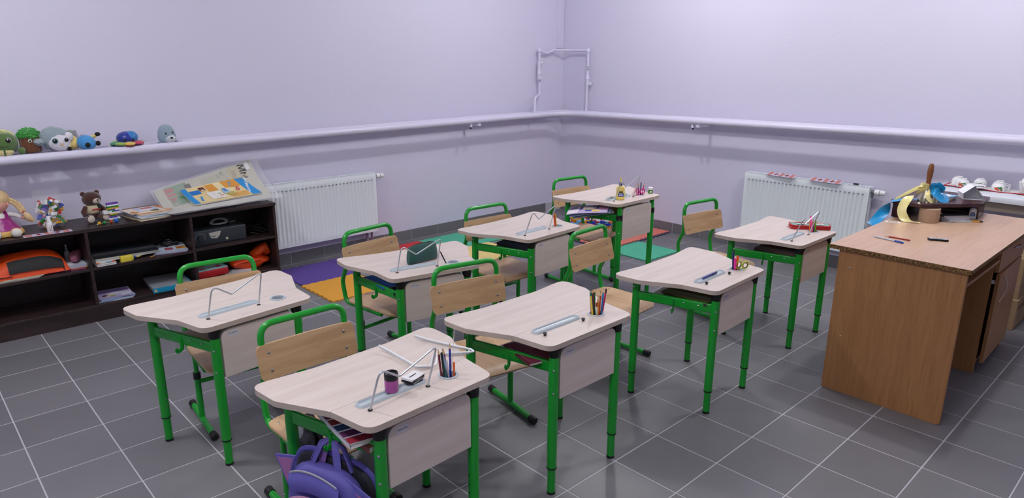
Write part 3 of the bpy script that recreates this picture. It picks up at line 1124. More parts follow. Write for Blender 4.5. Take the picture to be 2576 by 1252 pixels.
cup_set('d6', [
    ('orange pencil', '#ec7a24', -.014, .010, -.10, .02, .150, 'lead', '#7a3a10'), ('dark violet pencil', '#3a2a58', -.006, -.006, -.04, .02, .120, 'blunt', '#3a2a58'),
    ('lime pencil', '#79b52a', .004, -.012, .02, .02, .125, 'blunt', '#79b52a'), ('yellow pencil', '#d9b529', .010, -.010, .02, .03, .122, 'blunt', '#d9b529'),
    ('dark green pencil', '#1d6a34', .014, -.004, .06, .02, .130, 'blunt', '#1d6a34'), ('ochre pencil', '#b98235', .018, .002, .12, .03, .145, 'lead', '#5a3a18'),
    ('tan pencil', '#c9935a', .012, .010, .10, .04, .140, 'lead', '#4a3018')], G, 'desk with the red case')
pencil('pink glitter felt pen leaning outside the cup beside the red case', on_desk('d6', CUPX - .036, CUPY - .012, .004),
       on_desk('d6', CUPX - .030, CUPY + .012, .10), '#ee3f8d', .0055, 'pen', None, 'felt_pen', 'pen', cap='#f05aa0')
pencil('dark blue ballpoint pen lying in the pen tray', on_desk('d5', -.150, .100, .0105), on_desk('d5', -.005, .104, .0105), '#1d2a78', .0050, 'pen', None,
       'ballpoint_pen', 'pen', cap='#16205e')


def scissors(label, k, dx, dy, col, inner, lean, rz, group='scissors in the desk cups'):
    x, y, z = on_desk(k, CUPX + dx, CUPY + dy, -.06)
    t = thing('scissors', label, 'scissors', (x, y, z), 0, group)
    t.rotation_euler = (radians(8), radians(lean), rz)
    obj('blade', B().box((0, 0, .030), (.010, .0015, .06)), M_STEEL, t)
    for s in (-1, 1):
        ring = [(s * .019 + .0155 * cos(a), 0, .088 + .019 * sin(a)) for a in [2 * pi * i / 20 for i in range(20)]]
        h = obj('handle', B().tube(ring, .0034, 8, closed=True).cyl((s * .004, 0, .055), (s * .010, 0, .074), .0035, 8), mat(col, .35), t)
        ring2 = [(s * .019 + .0122 * cos(a), 0, .088 + .0155 * sin(a)) for a in [2 * pi * i / 20 for i in range(20)]]
        obj('inner_grip', B().tube(ring2, .0022, 8, closed=True), mat(inner, .4), h)
    return t


scissors('lime and black handled scissors standing in a pencil cup', 'd5', .008, -.010, '#b9c93a', '#17181a', 6, radians(-30))
scissors('magenta handled scissors in the corner desk cup', 'd8', -.004, -.008, '#c81a86', '#e04aa4', -6, radians(-30))

# ---------------------------------------------------------------- things on the nearest desk
t = thing('thermos_mug', 'violet thermos mug with black lid standing on the pen tray', 'mug', on_desk('d1', -.070, .103, .0095))
t.scale = (.93, .93, .95)
obj('body', B().lathe([(.0215, 0), (.0235, .003), (.0235, .043), (.0225, .044)], 24), mat('#a03f95', .35, coat=.4), t)
obj('lid', B().lathe([(.0238, .043), (.0240, .063), (.0225, .066), (.0200, .0655), (.0185, .060), (.0135, .0575), (0, .0565)], 24), mat('#121315', .3), t)
obj('lid_tab', B().box((0.004, .014, .066), (.010, .006, .002)), mat('#202124', .3), t, .0008)
for i, (dz, a, c) in enumerate(((0, 12, '#15161a'), (.0085, 9, '#e9e9ea'))):
    t = thing('card_pack', ('black lower' if i == 0 else 'white upper') + ' card pack of the pile on the pen tray beside the thermos', 'card pack',
              on_desk('d1', .020, .112, .0098 + dz), radians(a + 8), 'card packs on the nearest desk')
    obj('pack', B().grid(lambda u, v: ((u - .5) * .062, (v - .5) * .046, .0075 + .004 * (2 * v - 1) ** 2 * 0 + .003 * (2 * u - 1) ** 2), 8, 4, .0065), mat(c, .35), t)
    obj('edge_band', B().box((0, -.0232, .005), (.060, .0006, .004)), mat('#111114' if i else '#8a8a8e', .4), t)
    if i:
        obj('slot', B().box((.002, .002, .0081), (.036, .004, .001)), mat('#141416', .5), t)
# two spare wire book stands lying nested
_sp = [(.085, .395, .020), (.100, .345, .007), (.092, .185, .006), (.128, .155, .005), (.196, .228, .0045), (.300, .146, .0045), (.318, .175, .0045), (.262, .352, .006), (.238, .392, .016)]
for i in range(2):
    t = tag(obj('book_stand', B().tube([on_desk('d1', p.x, p.y, p.z) for p in fillet([Vector((a + i * (.012 if 2 < k < 6 else -.002), b - i * .012 * (1 if k > 2 else .3), c + i * .0065)) for k, (a, b, c) in enumerate(_sp)],
            [0, .012, .02, .02, .016, .014, .014, .012, 0], 5)], .0034, 8), M_WHITE if i else mat('#d9dee2', .3)),
            ('upper' if i else 'lower') + ' of two white wire book stands lying nested on the nearest desk', 'book stand', 'loose wire book stands')


# ---------------------------------------------------------------- green pencil case on its desk
def zip_case(name, label, loc, rz, L, W, H, col, zipc='#101214', rot=None):
    t = thing(name, label, 'pencil case', loc, rz, None, rot)
    b = B()
    b.grid(lambda u, v: _casefn(u, v, L, W, H), 18, 20)
    obj('body', b.jitter(.0015, 30, 2), mat(col, .75, sheen=.3, bump=.15, bscale=260), t, ang=60)
    obj('zip', B().tube([(-L * .40, -.001, H * .93), (-L * .2, 0, H * 1.0), (L * .25, 0, H * 1.0), (L * .42, -.001, H * .94), (L * .47, 0, H * .78)], .0022, 8), mat(zipc, .5), t)
    obj('zip_pull', B().box((L * .47, -.004, H * .70), (.006, .002, .022)), mat(zipc, .4), t, .0006)
    return t


def _casefn(u, v, L, W, H):
    # wraps: u along length, v round the section (bottom wide, top narrow)
    a = 2 * pi * v
    e = 1 - abs(2 * u - 1) ** 7 * .35
    x = (u - .5) * L * (1 - .05 * (1 - cos(a)) / 2)
    zz = (1 - cos(a)) / 2
    wy = sin(a)
    wid = W * (.5 - .36 * zz ** 1.6)
    y = math.copysign(abs(wy) ** .55, wy) * wid * e
    cl = 1 if 0 < u < 1 else 0.0
    z = H * zz ** .9 * (1 - .10 * abs(2 * u - 1) ** 4)
    return (x, y * (.75 if u in (0, 1) else 1), z)


def closed_case(L, W, H):
    b = B().grid(lambda u, v: _casefn(u, v, L, W, H), 18, 20)
    return b


zip_case('pencil_case', 'dark green zipped pencil case standing upright on a desk', on_desk('d3', .012, .178, .001), radians(2), .185, .065, .098, '#0d4a44')
# closed ends for that case
pcs = [o for o in bpy.data.objects if o.name == 'pencil_case'][0]
for s in (0, 1):
    n = 20
    ring = [Vector(_casefn(s, k / n, .185, .065, .098)) for k in range(n)]
    obj('end_panel', B().add(ring, [tuple(range(n))]), mat('#0d4a44', .75, sheen=.3, bump=.15, bscale=260), pcs)


# ---------------------------------------------------------------- corner desk
def glue_bottle(name, label, loc, rz, s, body, capc, nozzle, panel, rot=None, lines=None):
    t = thing(name, label, 'glue bottle', loc, rz, None, rot)
    bd = B()
    prof = [(0, 0), (.88, .002), (1.0, .012), (1.0, .40), (.97, .62), (.80, .74), (.45, .80), (.36, .82)]
    n = 24
    vs, fs = [], []
    for r, h in prof:
        for k in range(n):
            a = 2 * pi * k / n
            pw = lambda q: math.copysign(abs(q) ** .6, q)
            vs.append((.026 * s * r * pw(cos(a)), .015 * s * max(r, .0) * pw(sin(a)), h * .105 * s))
    for i in range(len(prof) - 1):
        for k in range(n):
            fs.append((i * n + k, i * n + (k + 1) % n, (i + 1) * n + (k + 1) % n, (i + 1) * n + k))
    fs.append(tuple((len(prof) - 1) * n + k for k in range(n)))
    obj('body', bd.add(vs, fs), mat(body, .35), t)
    cp = obj('cap', B().lathe([(.0095 * s, .085 * s), (.0100 * s, .087 * s), (.0085 * s, .103 * s), (.005 * s, .105 * s)], 16), mat(capc, .35), t)
    obj('nozzle', B().lathe([(.0055 * s, .104 * s), (.0050 * s, .112 * s), (.0022 * s, .136 * s), (.001 * s, .138 * s)], 12), mat(nozzle, .35), t)
    if panel:
        pr = [(panel[0], rect(-.017 * s, .020 * s, .017 * s, .040 * s)), (panel[1], rect(-.012 * s, .043 * s, .012 * s, .052 * s)), (panel[2], rect(-.013 * s, .026 * s, .013 * s, .031 * s)),
              (panel[2], rect(-.010 * s, .034 * s, .008 * s, .037 * s))]
        prints('label_print', t, pr, XF((0, -.0153 * s, 0), pi / 2))
    return t


glue_bottle('glue_bottle', 'yellow glue bottle with dark blue cap standing on the corner desk', on_desk('d8', -.098, .070, .0005), radians(-38), 1.12, '#f0d873', '#12296a', '#e8d06a',
            ('#1d3f9c', '#4a4438', '#dfe6f2'))
t = thing('jar', 'small green jar with white lid on the corner desk', 'jar', on_desk('d8', .238, .057, .0005))
obj('body', B().lathe([(.0, 0), (.015, .0), (.0165, .002), (.0165, .026), (.0155, .028)], 20), mat('#3f7f25', .4), t)
obj('lid', B().lathe([(.0172, .027), (.0175, .029), (.0175, .042), (.016, .044), (0, .0445)], 20), M_WHITE, t)
prints('label_print', t, [('#e8efe2', disc(-.002, .013, .008, 10, .8))], XF((-.0105, -.0128, 0), pi / 2, 0, radians(-38)), base=.0012)
tag(obj('paper_cone', B().tube([on_desk('d8', .088, .088, .0015), on_desk('d8', .094, .092, .052)], .02, 12, radii=[.017, .003]).jitter(.002, 60, 5), mat('#e9c4c6', .8)),
    'crumpled pale pink paper twist beside the cup of the corner desk', 'paper')
for i, (dx, c, w) in enumerate(((-.165, '#c8cfc8', 'clear'), (-.145, '#dfe3e0', 'white'), (.005, '#bcd0b4', 'green tinted'))):
    t = thing('eraser', '%s eraser lying in the pen tray of the corner desk' % w, 'eraser', on_desk('d8', dx, .103, .0095), radians(20 * i - 10), 'erasers in the corner desk tray')
    obj('block', B().box((0, 0, .006), (.034, .018, .012)), mat(c, .4), t, .003)
    obj('sleeve', B().box((.004, 0, .0062), (.016, .0186, .0126)), mat(('#7d8a80', '#9aa39e', '#4c9a3a')[i], .5), t, .001)

# ---------------------------------------------------------------- red pencil case, open like a wallet, at the radiator desk
t = thing('pencil_case', 'red zipped pencil case with sea green lid lying on the radiator desk', 'pencil case', on_desk('d6', .205, .128, .001), radians(-52))
o = rrect(.235, .085, .018, 6)
obj('body', B().prism([(p[0], p[1] - .0) for p in o], 0, .020), mat('#b3141d', .5, bump=.2, bscale=120), t, .005, 2)
obj('lid', B().grid(lambda u, v: ((u - .5) * .222, (v - .5) * .074, .0215 + .006 * (2 * u - 1) ** 2), 10, 4, .002), mat('#7fa79c', .5), t)
obj('zip_edge', B().tube([(p[0] * .99, p[1] * .99, .0205 + .005 * (2 * p[0] / .235) ** 2) for p in o], .0028, 6, closed=True), mat('#c9232a', .4), t)
prints('lid_print', t, [('#e8ede9', rect(.035, -.02, .080, .016)), ('#3f7f78', rect(.045, -.012, .072, -.004)), ('#b9d4cb', rect(-.08, -.02, -.03, .01))], Matrix.Translation((0, 0, .0275)))


# ---------------------------------------------------------------- books under the desk tops
def under(k, label, lx, ly, dz, rz, w, d, h, cover, pr=None, soft=True, group='books on the shelves under the desk tops', name='notebook', cat='book'):
    x, y, z = on_desk(k, lx, ly, 0)
    zr = z - .114
    return book(name, label, cat, (x, y, zr + dz), radians(DK[k][2] + rz), w, d, h, cover, group, pr, soft=soft)


STR = [(c, [(-.098 + 0.0, -.13 + i * .043), (.098, -.15 + i * .043), (.098, -.115 + i * .043), (-.098, -.095 + i * .043)]) for i, c in
       enumerate(('#8f2034', '#5a2457', '#17466f', '#8f2a2e', '#6d2456', '#204a78'))]
under('d1', 'thick softcover book with maroon and blue stripes sticking out under the nearest desk', -.150, .160, .028, -8, .200, .270, .016, '#d8d4dd', STR)
under('d1', 'orange brown book lying beneath the striped one under the nearest desk', -.120, .150, .004, 0, .200, .270, .020, '#7a3a22')
under('d2', 'dark red notebook sticking out from under a desk top', -.158, .135, .016, -14, .165, .205, .010, '#6d2438',
      [('#a8707e', rect(.02, -.092, .068, -.088)), ('#a8707e', disc(.0, .02, .009, 10)), ('#8a4656', rect(-.075, -.09, -.071, .09))])
under('d2', 'dark blue book lying under the dark red notebook', -.08, .15, .004, 0, .165, .22, .011, '#23283a')
under('d3', 'bright blue folder lying under the top of the green case desk', -.165, .235, .022, 6, .165, .230, .006, '#1663b8')
under('d3', 'dark brown book lying beneath the blue folder', -.110, .150, .004, 0, .200, .240, .017, '#2b2422')
under('d7', 'navy book on top of the pile under the three pencil desk', -.115, .150, .036, 6, .180, .230, .010, '#23263c')
under('d7', 'black book in the middle of the pile under the three pencil desk', -.105, .150, .022, -3, .190, .240, .013, '#15151a')
under('d7', 'pale notebook at the bottom of the pile under the three pencil desk', -.100, .150, .004, 0, .195, .250, .017, '#8d8f96')
under('d5', 'olive workbook on top of the pile under the scissors desk', -.120, .160, .030, 5, .190, .240, .008, '#4b4a1c')
under('d5', 'grey green book in the pile under the scissors desk', -.110, .150, .015, -3, .190, .240, .014, '#3c4038')
under('d5', 'torn white paper sheets at the bottom under the scissors desk', -.150, .250, .004, 8, .160, .160, .010, '#d3d3d0')
under('d6', 'brown book on top of the pile under the radiator desk', -.110, .150, .030, 4, .190, .240, .012, '#4a3630')
under('d6', 'dark grey book in the middle of the pile under the radiator desk', -.105, .150, .017, -2, .195, .240, .012, '#3a3a40')
under('d6', 'pale grey notebook at the bottom of the pile under the radiator desk', -.100, .150, .004, 0, .195, .250, .012, '#b0aeb2')
# magazines drooping over the rail of the corner desk
CL = ['#c7b2cf', '#2d3f8e', '#e2c24a', '#d8a5b4', '#3c5aa8']
for i in range(3):
    x, y, z = on_desk('d8', -.285 + .02 * i, .190, -.042 - i * .007)
    t = thing('magazine', ('top lilac printed', 'middle pale blue', 'lowest grey')[i] + ' magazine drooping out from under the corner desk', 'magazine', (x, y, z), radians(-56 + 6 * i), 'magazines under the corner desk')

    def sag(u, v, q=.27, w=.20):
        return ((u - .5) * q, (v - .5) * w, -.020 * (1 - u) - .035 * max(0, .42 - u) ** 1.5 - .06 * max(0, .3 - v) ** 1.5 - .008 * i * (1 - u))
    obj('cover', B().grid(sag, 12, 8, .0025), mat(('#b9a9cc', '#9fb4d4', '#b4b8c2')[i], .35), t)
    if i == 0:
        b, ms = B(), []
        for c, u0, v0, u1, v1 in (('#e7dfe9', .02, .04, .28, .40), ('#2b3a86', .30, .30, .36, .85), ('#e8e6ee', .38, .40, .62, .80), ('#e0bd3e', .40, .30, .70, .36), ('#274a9c', .45, .12, .60, .26),
                                  ('#e3c85a', .62, .10, .80, .24), ('#c98aa8', .78, .30, .96, .90), ('#23418c', .70, .40, .76, .95), ('#57508a', .05, .50, .24, .60), ('#47407c', .06, .68, .22, .76)):
            m = mat(c, .4)
            if m not in ms:
                ms.append(m)
            b.cur = ms.index(m)
            b.grid(lambda u, v: Vector(sag(u0 + (u1 - u0) * u, v0 + (v1 - v0) * v)) + Vector((0, 0, .0012)), 4, 3, .0004)
        obj('cover_print', b, ms, t)
under('d8', 'yellow booklet lying at the back of the shelf under the corner desk', -.03, .130, .026, 10, .17, .20, .006, '#b9a53c')
under('d8', 'pale exercise book at the bottom of the corner desk shelf', -.02, .140, .004, -4, .18, .21, .020, '#c9c2ae')

# ================================================================ teacher's desk
TZ = .768
TX0, TX1, TY0, TY1 = 1.617, 3.02, -.868, -.258
td = thing('teacher_desk', 'large oak veneered teacher desk at the right', 'desk', ((TX0 + TX1) / 2, (TY0 + TY1) / 2, 0))
_ox, _oy = (TX0 + TX1) / 2, (TY0 + TY1) / 2


def tpart(name, lo, hi, m, par=None, bev=.001):
    b = B().box([(a + c) / 2 for a, c in zip((lo[0] - _ox, lo[1] - _oy, lo[2]), (hi[0] - _ox, hi[1] - _oy, hi[2]))], [c - a for a, c in zip(lo, hi)])
    return obj(name, b, m, par or td, bev, 1)


tb = B()
tb.cur = 0
c3 = ((0, 0, TZ - .0008), (TX1 - TX0, TY1 - TY0, .0016))
tb.box(*c3)
tb.cur = 1
tb.box((0, 0, TZ - .0115), (TX1 - TX0 - .001, TY1 - TY0 - .001, .0195))
obj('table_top', tb, [M_OAKTOP, M_CHIP], td)
# side panel with rounded lower corner
pp = [(-.850, .0, 0), (-.300, .0, 0), (-.300, TZ - .022, 0), (-.850, TZ - .022, 0)]
oo = [(p.x, p.y) for p in fillet(pp, [.02, .004, 0, 0], 5, True)]
obj('side_panel', B().prism([(x - _oy, z) for x, z in oo], -.009, .009, Matrix.Translation((1.648 - _ox, 0, 0)) @ Matrix(((0, 0, 1, 0), (1, 0, 0, 0), (0, 1, 0, 0), (0, 0, 0, 1)))), M_OAK, td, .001, 1)
for y, z in ((-.36, .66), (-.36, .30)):
    obj('screw_cover', bolt((1.639 - _ox, y - _oy, z), (-1, 0, 0), .004), M_STEEL, td)
tpart('modesty_board', (1.66, -.31, .30), (2.40, -.294, TZ - .022), M_OAK)
ped = tpart('pedestal', (2.40, -.800, .04), (2.418, -.29, TZ - .022), M_OAK)
tpart('pedestal_side', (2.96, -.800, 0), (2.978, -.29, TZ - .022), M_OAK)
tpart('pedestal_back', (2.418, -.305, .05), (2.96, -.29, TZ - .022), M_OAK)
tpart('pedestal_floor', (2.418, -.795, .05), (2.96, -.305, .068), M_OAK)
tpart('pedestal_foot', (2.40, -.800, 0), (2.418, -.50, .04), M_OAK)
dr = tpart('drawer', (2.415, -.822, .575), (2.962, -.802, TZ - .026), M_OAK)
obj('drawer_pull', B().tube([(.42 - .05 + k * .02, -.262 - .018 * sin(pi * k / 5), .665) for k in range(6)], .004, 8), M_STEEL, dr)
obj('keyhole', bolt((.42, -.260, .715), (0, -1, 0), .006), M_STEEL, dr)
# cupboard door, standing slightly ajar on its far hinge
dm = Matrix.Translation((2.962 - _ox, -.812 - _oy, 0)) @ RZ(radians(1.3))
do = obj('cupboard_door', B().box((-.273, 0, .315), (.546, .018, .500), dm), M_OAK, td, .001, 1)
obj('door_pull', B().tube([tuple(dm @ Vector((-.47 + .045 * sin(pi * k / 8), -.012 - .016 * sin(pi * k / 8), .40 + .15 * k / 8))) for k in range(9)], .004, 8), mat('#b9a898', .4), do)
obj('door_catch', B().box(tuple(dm @ Vector((-.53, .016, .52))), (.012, .018, .02)), M_WHITE, do)
tpart('inner_shelf', (1.66, -.82, .635), (2.40, -.31, .650), M_OAK)
book('folder', 'grey ring folder lying on the shelf inside the teacher desk', 'folder', (1.775, -.705, .6515), radians(4), .24, .20, .03, '#8f959c', pages='#d8dade')

# ---------------------------------------------------------------- raised corner shelf on it
HZ0, HZ1 = TZ + .001, TZ + .106
hu = thing('desk_organiser', 'dark cherry raised corner shelf standing on the teacher desk', 'shelf', (2.72, -.42, HZ0))
pl = [(2.475, -.240), (2.44, -.405), (2.72, -.635), (2.985, -.610), (3.00, -.240)]
obj('top_board', B().prism([(x - 2.72, y + .42) for x, y in pl[::-1]], HZ1 - HZ0 - .020, HZ1 - HZ0), M_HUTCH, hu, .001, 1)
obj('back_board', B().box((.035, .165, (HZ1 - HZ0 - .02) / 2), (.48, .016, HZ1 - HZ0 - .02)), M_HUTCH, hu)
obj('end_board', B().box((.262, -.02, (HZ1 - HZ0 - .02) / 2), (.016, .29, HZ1 - HZ0 - .02)), M_HUTCH, hu)
obj('end_board', B().box((.16, -.185, (HZ1 - HZ0 - .02) / 2), (.20, .016, HZ1 - HZ0 - .02), RZ(radians(5))), M_HUTCH, hu)
obj('end_board', B().box((-.215, .150, (HZ1 - HZ0 - .02) / 2), (.016, .05, HZ1 - HZ0 - .02)), M_HUTCH, hu)

# hand bell with ribbons on the raised shelf
BX, BY, BZ = 2.575, -.385, HZ1 + .0005
bl = thing('hand_bell', 'hand bell with turned wooden handle tied with ribbons on the raised shelf', 'bell', (BX, BY, BZ))
obj('bell_cup', B().lathe([(.050, 0), (.046, .006), (.036, .030), (.031, .055), (.024, .070), (.008, .078)], 24), mat('#b7b2a6', .25, metal=.9), bl)
obj('handle', B().lathe([(.009, .076), (.017, .080), (.017, .088), (.013, .094), (.012, .112), (.0155, .150), (.016, .168), (.0125, .200), (.0085, .209), (0, .212)], 18,
    XF((0, 0, 0), 0, radians(3))), grain('handle_wood', '#6b3d1a', '#8a5528', (30, 30, 4), rough=.35), bl)


def spline(pts, n=8):
    P = [Vector(p) for p in pts]
    out = []
    for i in range(len(P) - 1):
        a, b, c, d = P[max(i - 1, 0)], P[i], P[i + 1], P[min(i + 2, len(P) - 1)]
        for k in range(n):
            q = k / n
            out.append(.5 * ((2 * b) + (c - a) * q + (2 * a - 5 * b + 4 * c - d) * q * q + (3 * b - a - 3 * c + d) * q ** 3))
    return out + [P[-1]]


def ribbon(name, pts, w, col, par, side):
    """pts and the direction across the ribbon, both splined; pts relative to the bell"""
    P = spline(pts)
    S = spline(side if isinstance(side, list) else [side] * len(pts))
    N = len(P)
    vs, fs = [], []
    for i, p in enumerate(P):
        tdir = (P[min(i + 1, N - 1)] - P[max(i - 1, 0)]).normalized()
        s = (S[i] - tdir * S[i].dot(tdir)).normalized()
        q = i / (N - 1)
        ww = w(q) if callable(w) else w
        nn = tdir.cross(s)
        for k in range(5):
            f = k / 4 - .5
            vs.append(p + s * (f * ww) + nn * (.0035 * (4 * f * f - .5) * ww / .04))
    for i in range(N - 1):
        for k in range(4):
            fs.append((i * 5 + k, i * 5 + k + 1, i * 5 + k + 6, i * 5 + k + 5))
    return obj(name, B().add(vs, fs), mat(col, .25, sheen=.2), par, ang=80)


YEL, BLU = '#efe6a0', '#0c92cf'
# long yellow tail: from the knot over the shelf edge down to the table top
ribbon('yellow_ribbon', [(-.012, -.012, .078), (-.045, .008, .062), (-.085, .040, .036), (-.118, .062, .006), (-.143, .070, -.040), (-.150, .055, -.080), (-.148, .020, -.1035), (-.140, -.030, -.1048)],
       lambda q: .020 + .026 * min(1, q * 3), YEL, bl, [(.3, -.5, .8), (.3, -.5, .8), (.3, -.7, .6), (.3, -.9, .2), (.2, -1, 0), (.3, -1, .0), (.9, -.3, 0), (1, .2, 0)])
ribbon('yellow_ribbon', [(.0, .012, .080), (-.045, .045, .066), (-.090, .090, .030), (-.120, .120, .004)], lambda q: .026 * (1 - q * .6), YEL, bl, (.2, .1, 1))
ribbon('yellow_loop', [(-.008, -.008, .082), (-.036, .012, .094), (-.040, .028, .082), (-.012, .014, .078)], .024, YEL, bl, (.4, -.5, .7))
ribbon('yellow_loop', [(-.012, -.012, .074), (-.052, -.020, .058), (-.066, -.030, .030), (-.050, -.048, .008), (-.015, -.058, .004), (.010, -.058, .006)], .026, YEL, bl, [(.3, -.2, 1), (.5, -.3, .8), (.7, -.5, .4), (.7, -.2, .7), (.2, .3, 1), (.2, .3, 1)])
ribbon('blue_loop', [(-.004, -.016, .078), (-.022, -.048, .060), (-.016, -.072, .030), (.010, -.092, .022), (.040, -.088, .034), (.055, -.066, .060), (.040, -.030, .084), (.008, -.006, .080)],
       lambda q: .050 if .1 < q < .85 else .03, BLU, bl, [(.2, .4, 1), (.5, .1, .9), (.6, .2, .8), (.2, .5, .9), (-.2, .6, .8), (-.4, .2, .9), (-.3, .2, .9), (0, 0, 1)])
ribbon('blue_knot', [(-.016, -.016, .078), (.0, -.022, .076), (.016, -.016, .080), (.012, .012, .078)], .022, BLU, bl, (0, 0, 1))
# blue tail hanging down past the corner of the desk
ribbon('blue_ribbon', [(-.040, .030, .012), (-.080, .085, .008), (-.118, .128, -.004), (-.150, .150, -.050), (-.190, .168, -.095), (-.238, .185, -.138)], lambda q: .034 + .022 * min(1, 2 * q), BLU, bl,
       [(.8, .6, 0), (.8, .5, 0), (.8, .1, .25), (.65, -.4, .45), (.6, -.45, .5), (.6, -.4, .5)])

# things on and under the raised shelf
for i, (c, dx, a) in enumerate((('#cfd8c4', 0, 6), ('#bfc7cc', .004, 2), ('#7fb6de', .010, -4))):
    book('booklet', ('lowest pale green', 'middle grey', 'topmost light blue')[i] + ' booklet of the pile behind the hand bell', 'booklet', (2.700 + dx, -.430, HZ1 + .0005 + i * .0062), radians(a - 12), .15, .10, .006, c,
         'booklets on the raised shelf', [('#eef1f2', disc(.03, -.012, .028, 14, .7)), ('#e2b79e', disc(.02, -.03, .014, 12, .6)), ('#e3c9b5', disc(-.03, .01, .013, 12))] if i == 2 else None, soft=True)
t = thing('desk_calendar', 'white folded paper stand shaped like a tent on the raised shelf', 'calendar', (2.850, -.545, HZ1 + .0005), radians(-60))
W2, H2, D2 = .115, .080, .10
cal_m = mat('#eceef2', .6)
prof = [(-W2 * .46, 0), (-W2 * .52, .034), (-W2 * .06, H2), (W2 * .50, .004)]
for a, c in zip(prof[:-1], prof[1:]):
    obj('panel', B().add([(a[0], -D2 / 2, a[1]), (c[0], -D2 / 2, c[1]), (c[0], D2 / 2, c[1]), (a[0], D2 / 2, a[1])], [(0, 1, 2, 3)])
        .add([(a[0], -D2 / 2, a[1] - .0008), (c[0], -D2 / 2, c[1] - .0008), (c[0], D2 / 2, c[1] - .0008), (a[0], D2 / 2, a[1] - .0008)], [(3, 2, 1, 0)]), cal_m, t)
obj('base', B().box((0, 0, .0006), (W2 * .94, D2, .0008)), cal_m, t)
obj('back_panel', B().prism([(x, z) for x, z in prof], -.0005, .0005, XF((0, D2 / 2 - .002, 0), pi / 2)), cal_m, t)
ang = math.atan2(H2 - .004, -W2 * .56)
Mx = Matrix.Translation((W2 * .22, 0, (H2 + .004) / 2)) @ Matrix.Rotation(math.atan2(H2 - .004, W2 * .56), 4, 'Y')
prints('panel_print', t, [('#c9304a', rect(-.050, -.046, -.042, -.010))] + [('#8f93a0', rect(-.02 + .012 * k, -.035, -.017 + .012 * k, .035)) for k in range(5)], Mx, base=.0012)
t = thing('paper_roll', 'thick roll of brown paper towel standing under the raised shelf', 'paper roll', (2.520, -.432, TZ + .0005))
RM = mat('#b79c82', .85, bump=.25, bscale=90)
obj('roll', B().lathe([(.018, .002), (.050, 0), (.052, .004), (.052, .078), (.050, .080), (.018, .079), (.018, .002)], 32), RM, t)
obj('loose_end', B().grid(lambda u, v: (.030 + .085 * u, -.045 - .012 * u + .012 * sin(3 * u), .004 + (.074 - .060 * u) * v), 8, 4, .0008), RM, t)
for i in range(5):
    book('paper_pile', ('lowest', 'second', 'third', 'fourth', 'topmost')[i] + ' sheaf of the paper pile under the raised shelf', 'papers', (2.655 + .006 * (i % 2), -.520 + .006 * i, TZ + .0005 + i * .0072), radians(-38 + 5 * (i * 3 % 4)),
         .150, .110, .007, ('#c8ccd4', '#d7d9de', '#aab0c4', '#d4d6da', '#3a3c44')[i], 'papers under the raised shelf', soft=True)
glue_bottle('glue_bottle', 'white glue bottle with blue cap under the raised shelf', (2.795, -.578, TZ + .0005), radians(-68), .72, '#e4e6e8', '#1550b0', '#1550b0', ('#24488f', '#3a4a78', '#8fa6cf'))
pencil('short yellow pencil lying beside the paper pile', (2.690, -.600, TZ + .0045), (2.722, -.650, TZ + .0045), '#d8992a', .004, 'blunt', None, cap='#2a2220')
# things lying on the table top
pencil('clear ballpoint pen with blue cap lying on the teacher desk', (1.918, -.355, TZ + .0048), (1.885, -.508, TZ + .0048), '#c8ccd6', .0042, 'pen', None, 'ballpoint_pen', 'pen', cap='#1c4fb4')
pencil('red printed pencil lying on the teacher desk', (1.965, -.512, TZ + .0042), (1.968, -.392, TZ + .0042), '#9c2a2c', .0038, 'lead')
t = thing('remote_control', 'small black device with silver face lying on the teacher desk', 'remote', (2.082, -.604, TZ + .0005), radians(-63))
obj('body', B().prism(rrect(.090, .030, .006), 0, .010), M_BLACK, t, .002, 2)
obj('face', B().prism(rrect(.082, .023, .004), .0099, .0108), mat('#c3c8ce', .3), t)
prints('face_print', t, [('#3c4046', rect(-.02 + .011 * k, -.003, -.013 + .011 * k, .003)) for k in range(4)], Matrix.Translation((0, 0, .0108)))
t = tag(obj('paper_slip', B().prism(rrect(.075, .035, .002), 0, .0008, XF((2.352, -.302, TZ + .0005), 0, 0, radians(-68))), M_PAPER), 'white paper slip with black oval print on the teacher desk', 'paper')
ov = B()
for k in range(2):
    ring = [(.024 * cos(a) * (1 if k == 0 else .5), .009 * sin(a), .0011) for a in [2 * pi * i / 20 for i in range(20 if k == 0 else 20)]]
    ov.tube([tuple(XF((2.352, -.302, TZ + .0005), 0, 0, radians(-68)) @ Vector(p)) for p in ring], .0008, 4, closed=True) if k == 0 else None
obj('printed_oval', ov, M_BLACK, t)

# ================================================================ white table along the right wall with the tea things
WZ = .80
wt = thing('side_table', 'long white topped table with wooden apron along the right wall', 'table', (3.66, -1.15, 0))
obj('table_top', B().box((0, 0, WZ - .018), (.392, 2.0, .036)), mat('#e3e8ee', .35), wt, .002)
obj('apron', B().box((-.165, 0, WZ - .066), (.02, 1.92, .058)), grain('apron', '#7a7068', '#958a80', (30, 3, 30)), wt)
for y in (-.94, .94):
    for x in (-.15, .17):
        obj('leg', B().box((x, y, (WZ - .04) / 2), (.04, .04, WZ - .04)), grain('apron', '#7a7068', '#958a80', (30, 3, 30)), wt, .002)
# cloth with red border
cl = thing('table_runner', 'white lace cloth with red crocheted border under the tea cups', 'cloth', (3.76, -.43, WZ))


def wav(u, v):
    x, y = -.085 + .17 * u, .245 - .62 * v
    e = max(0, .25 - u) * 4
    return (x + .010 * sin(v * 22) * e, y, .0012 + .005 * e * (1 + sin(v * 19)) / 2)


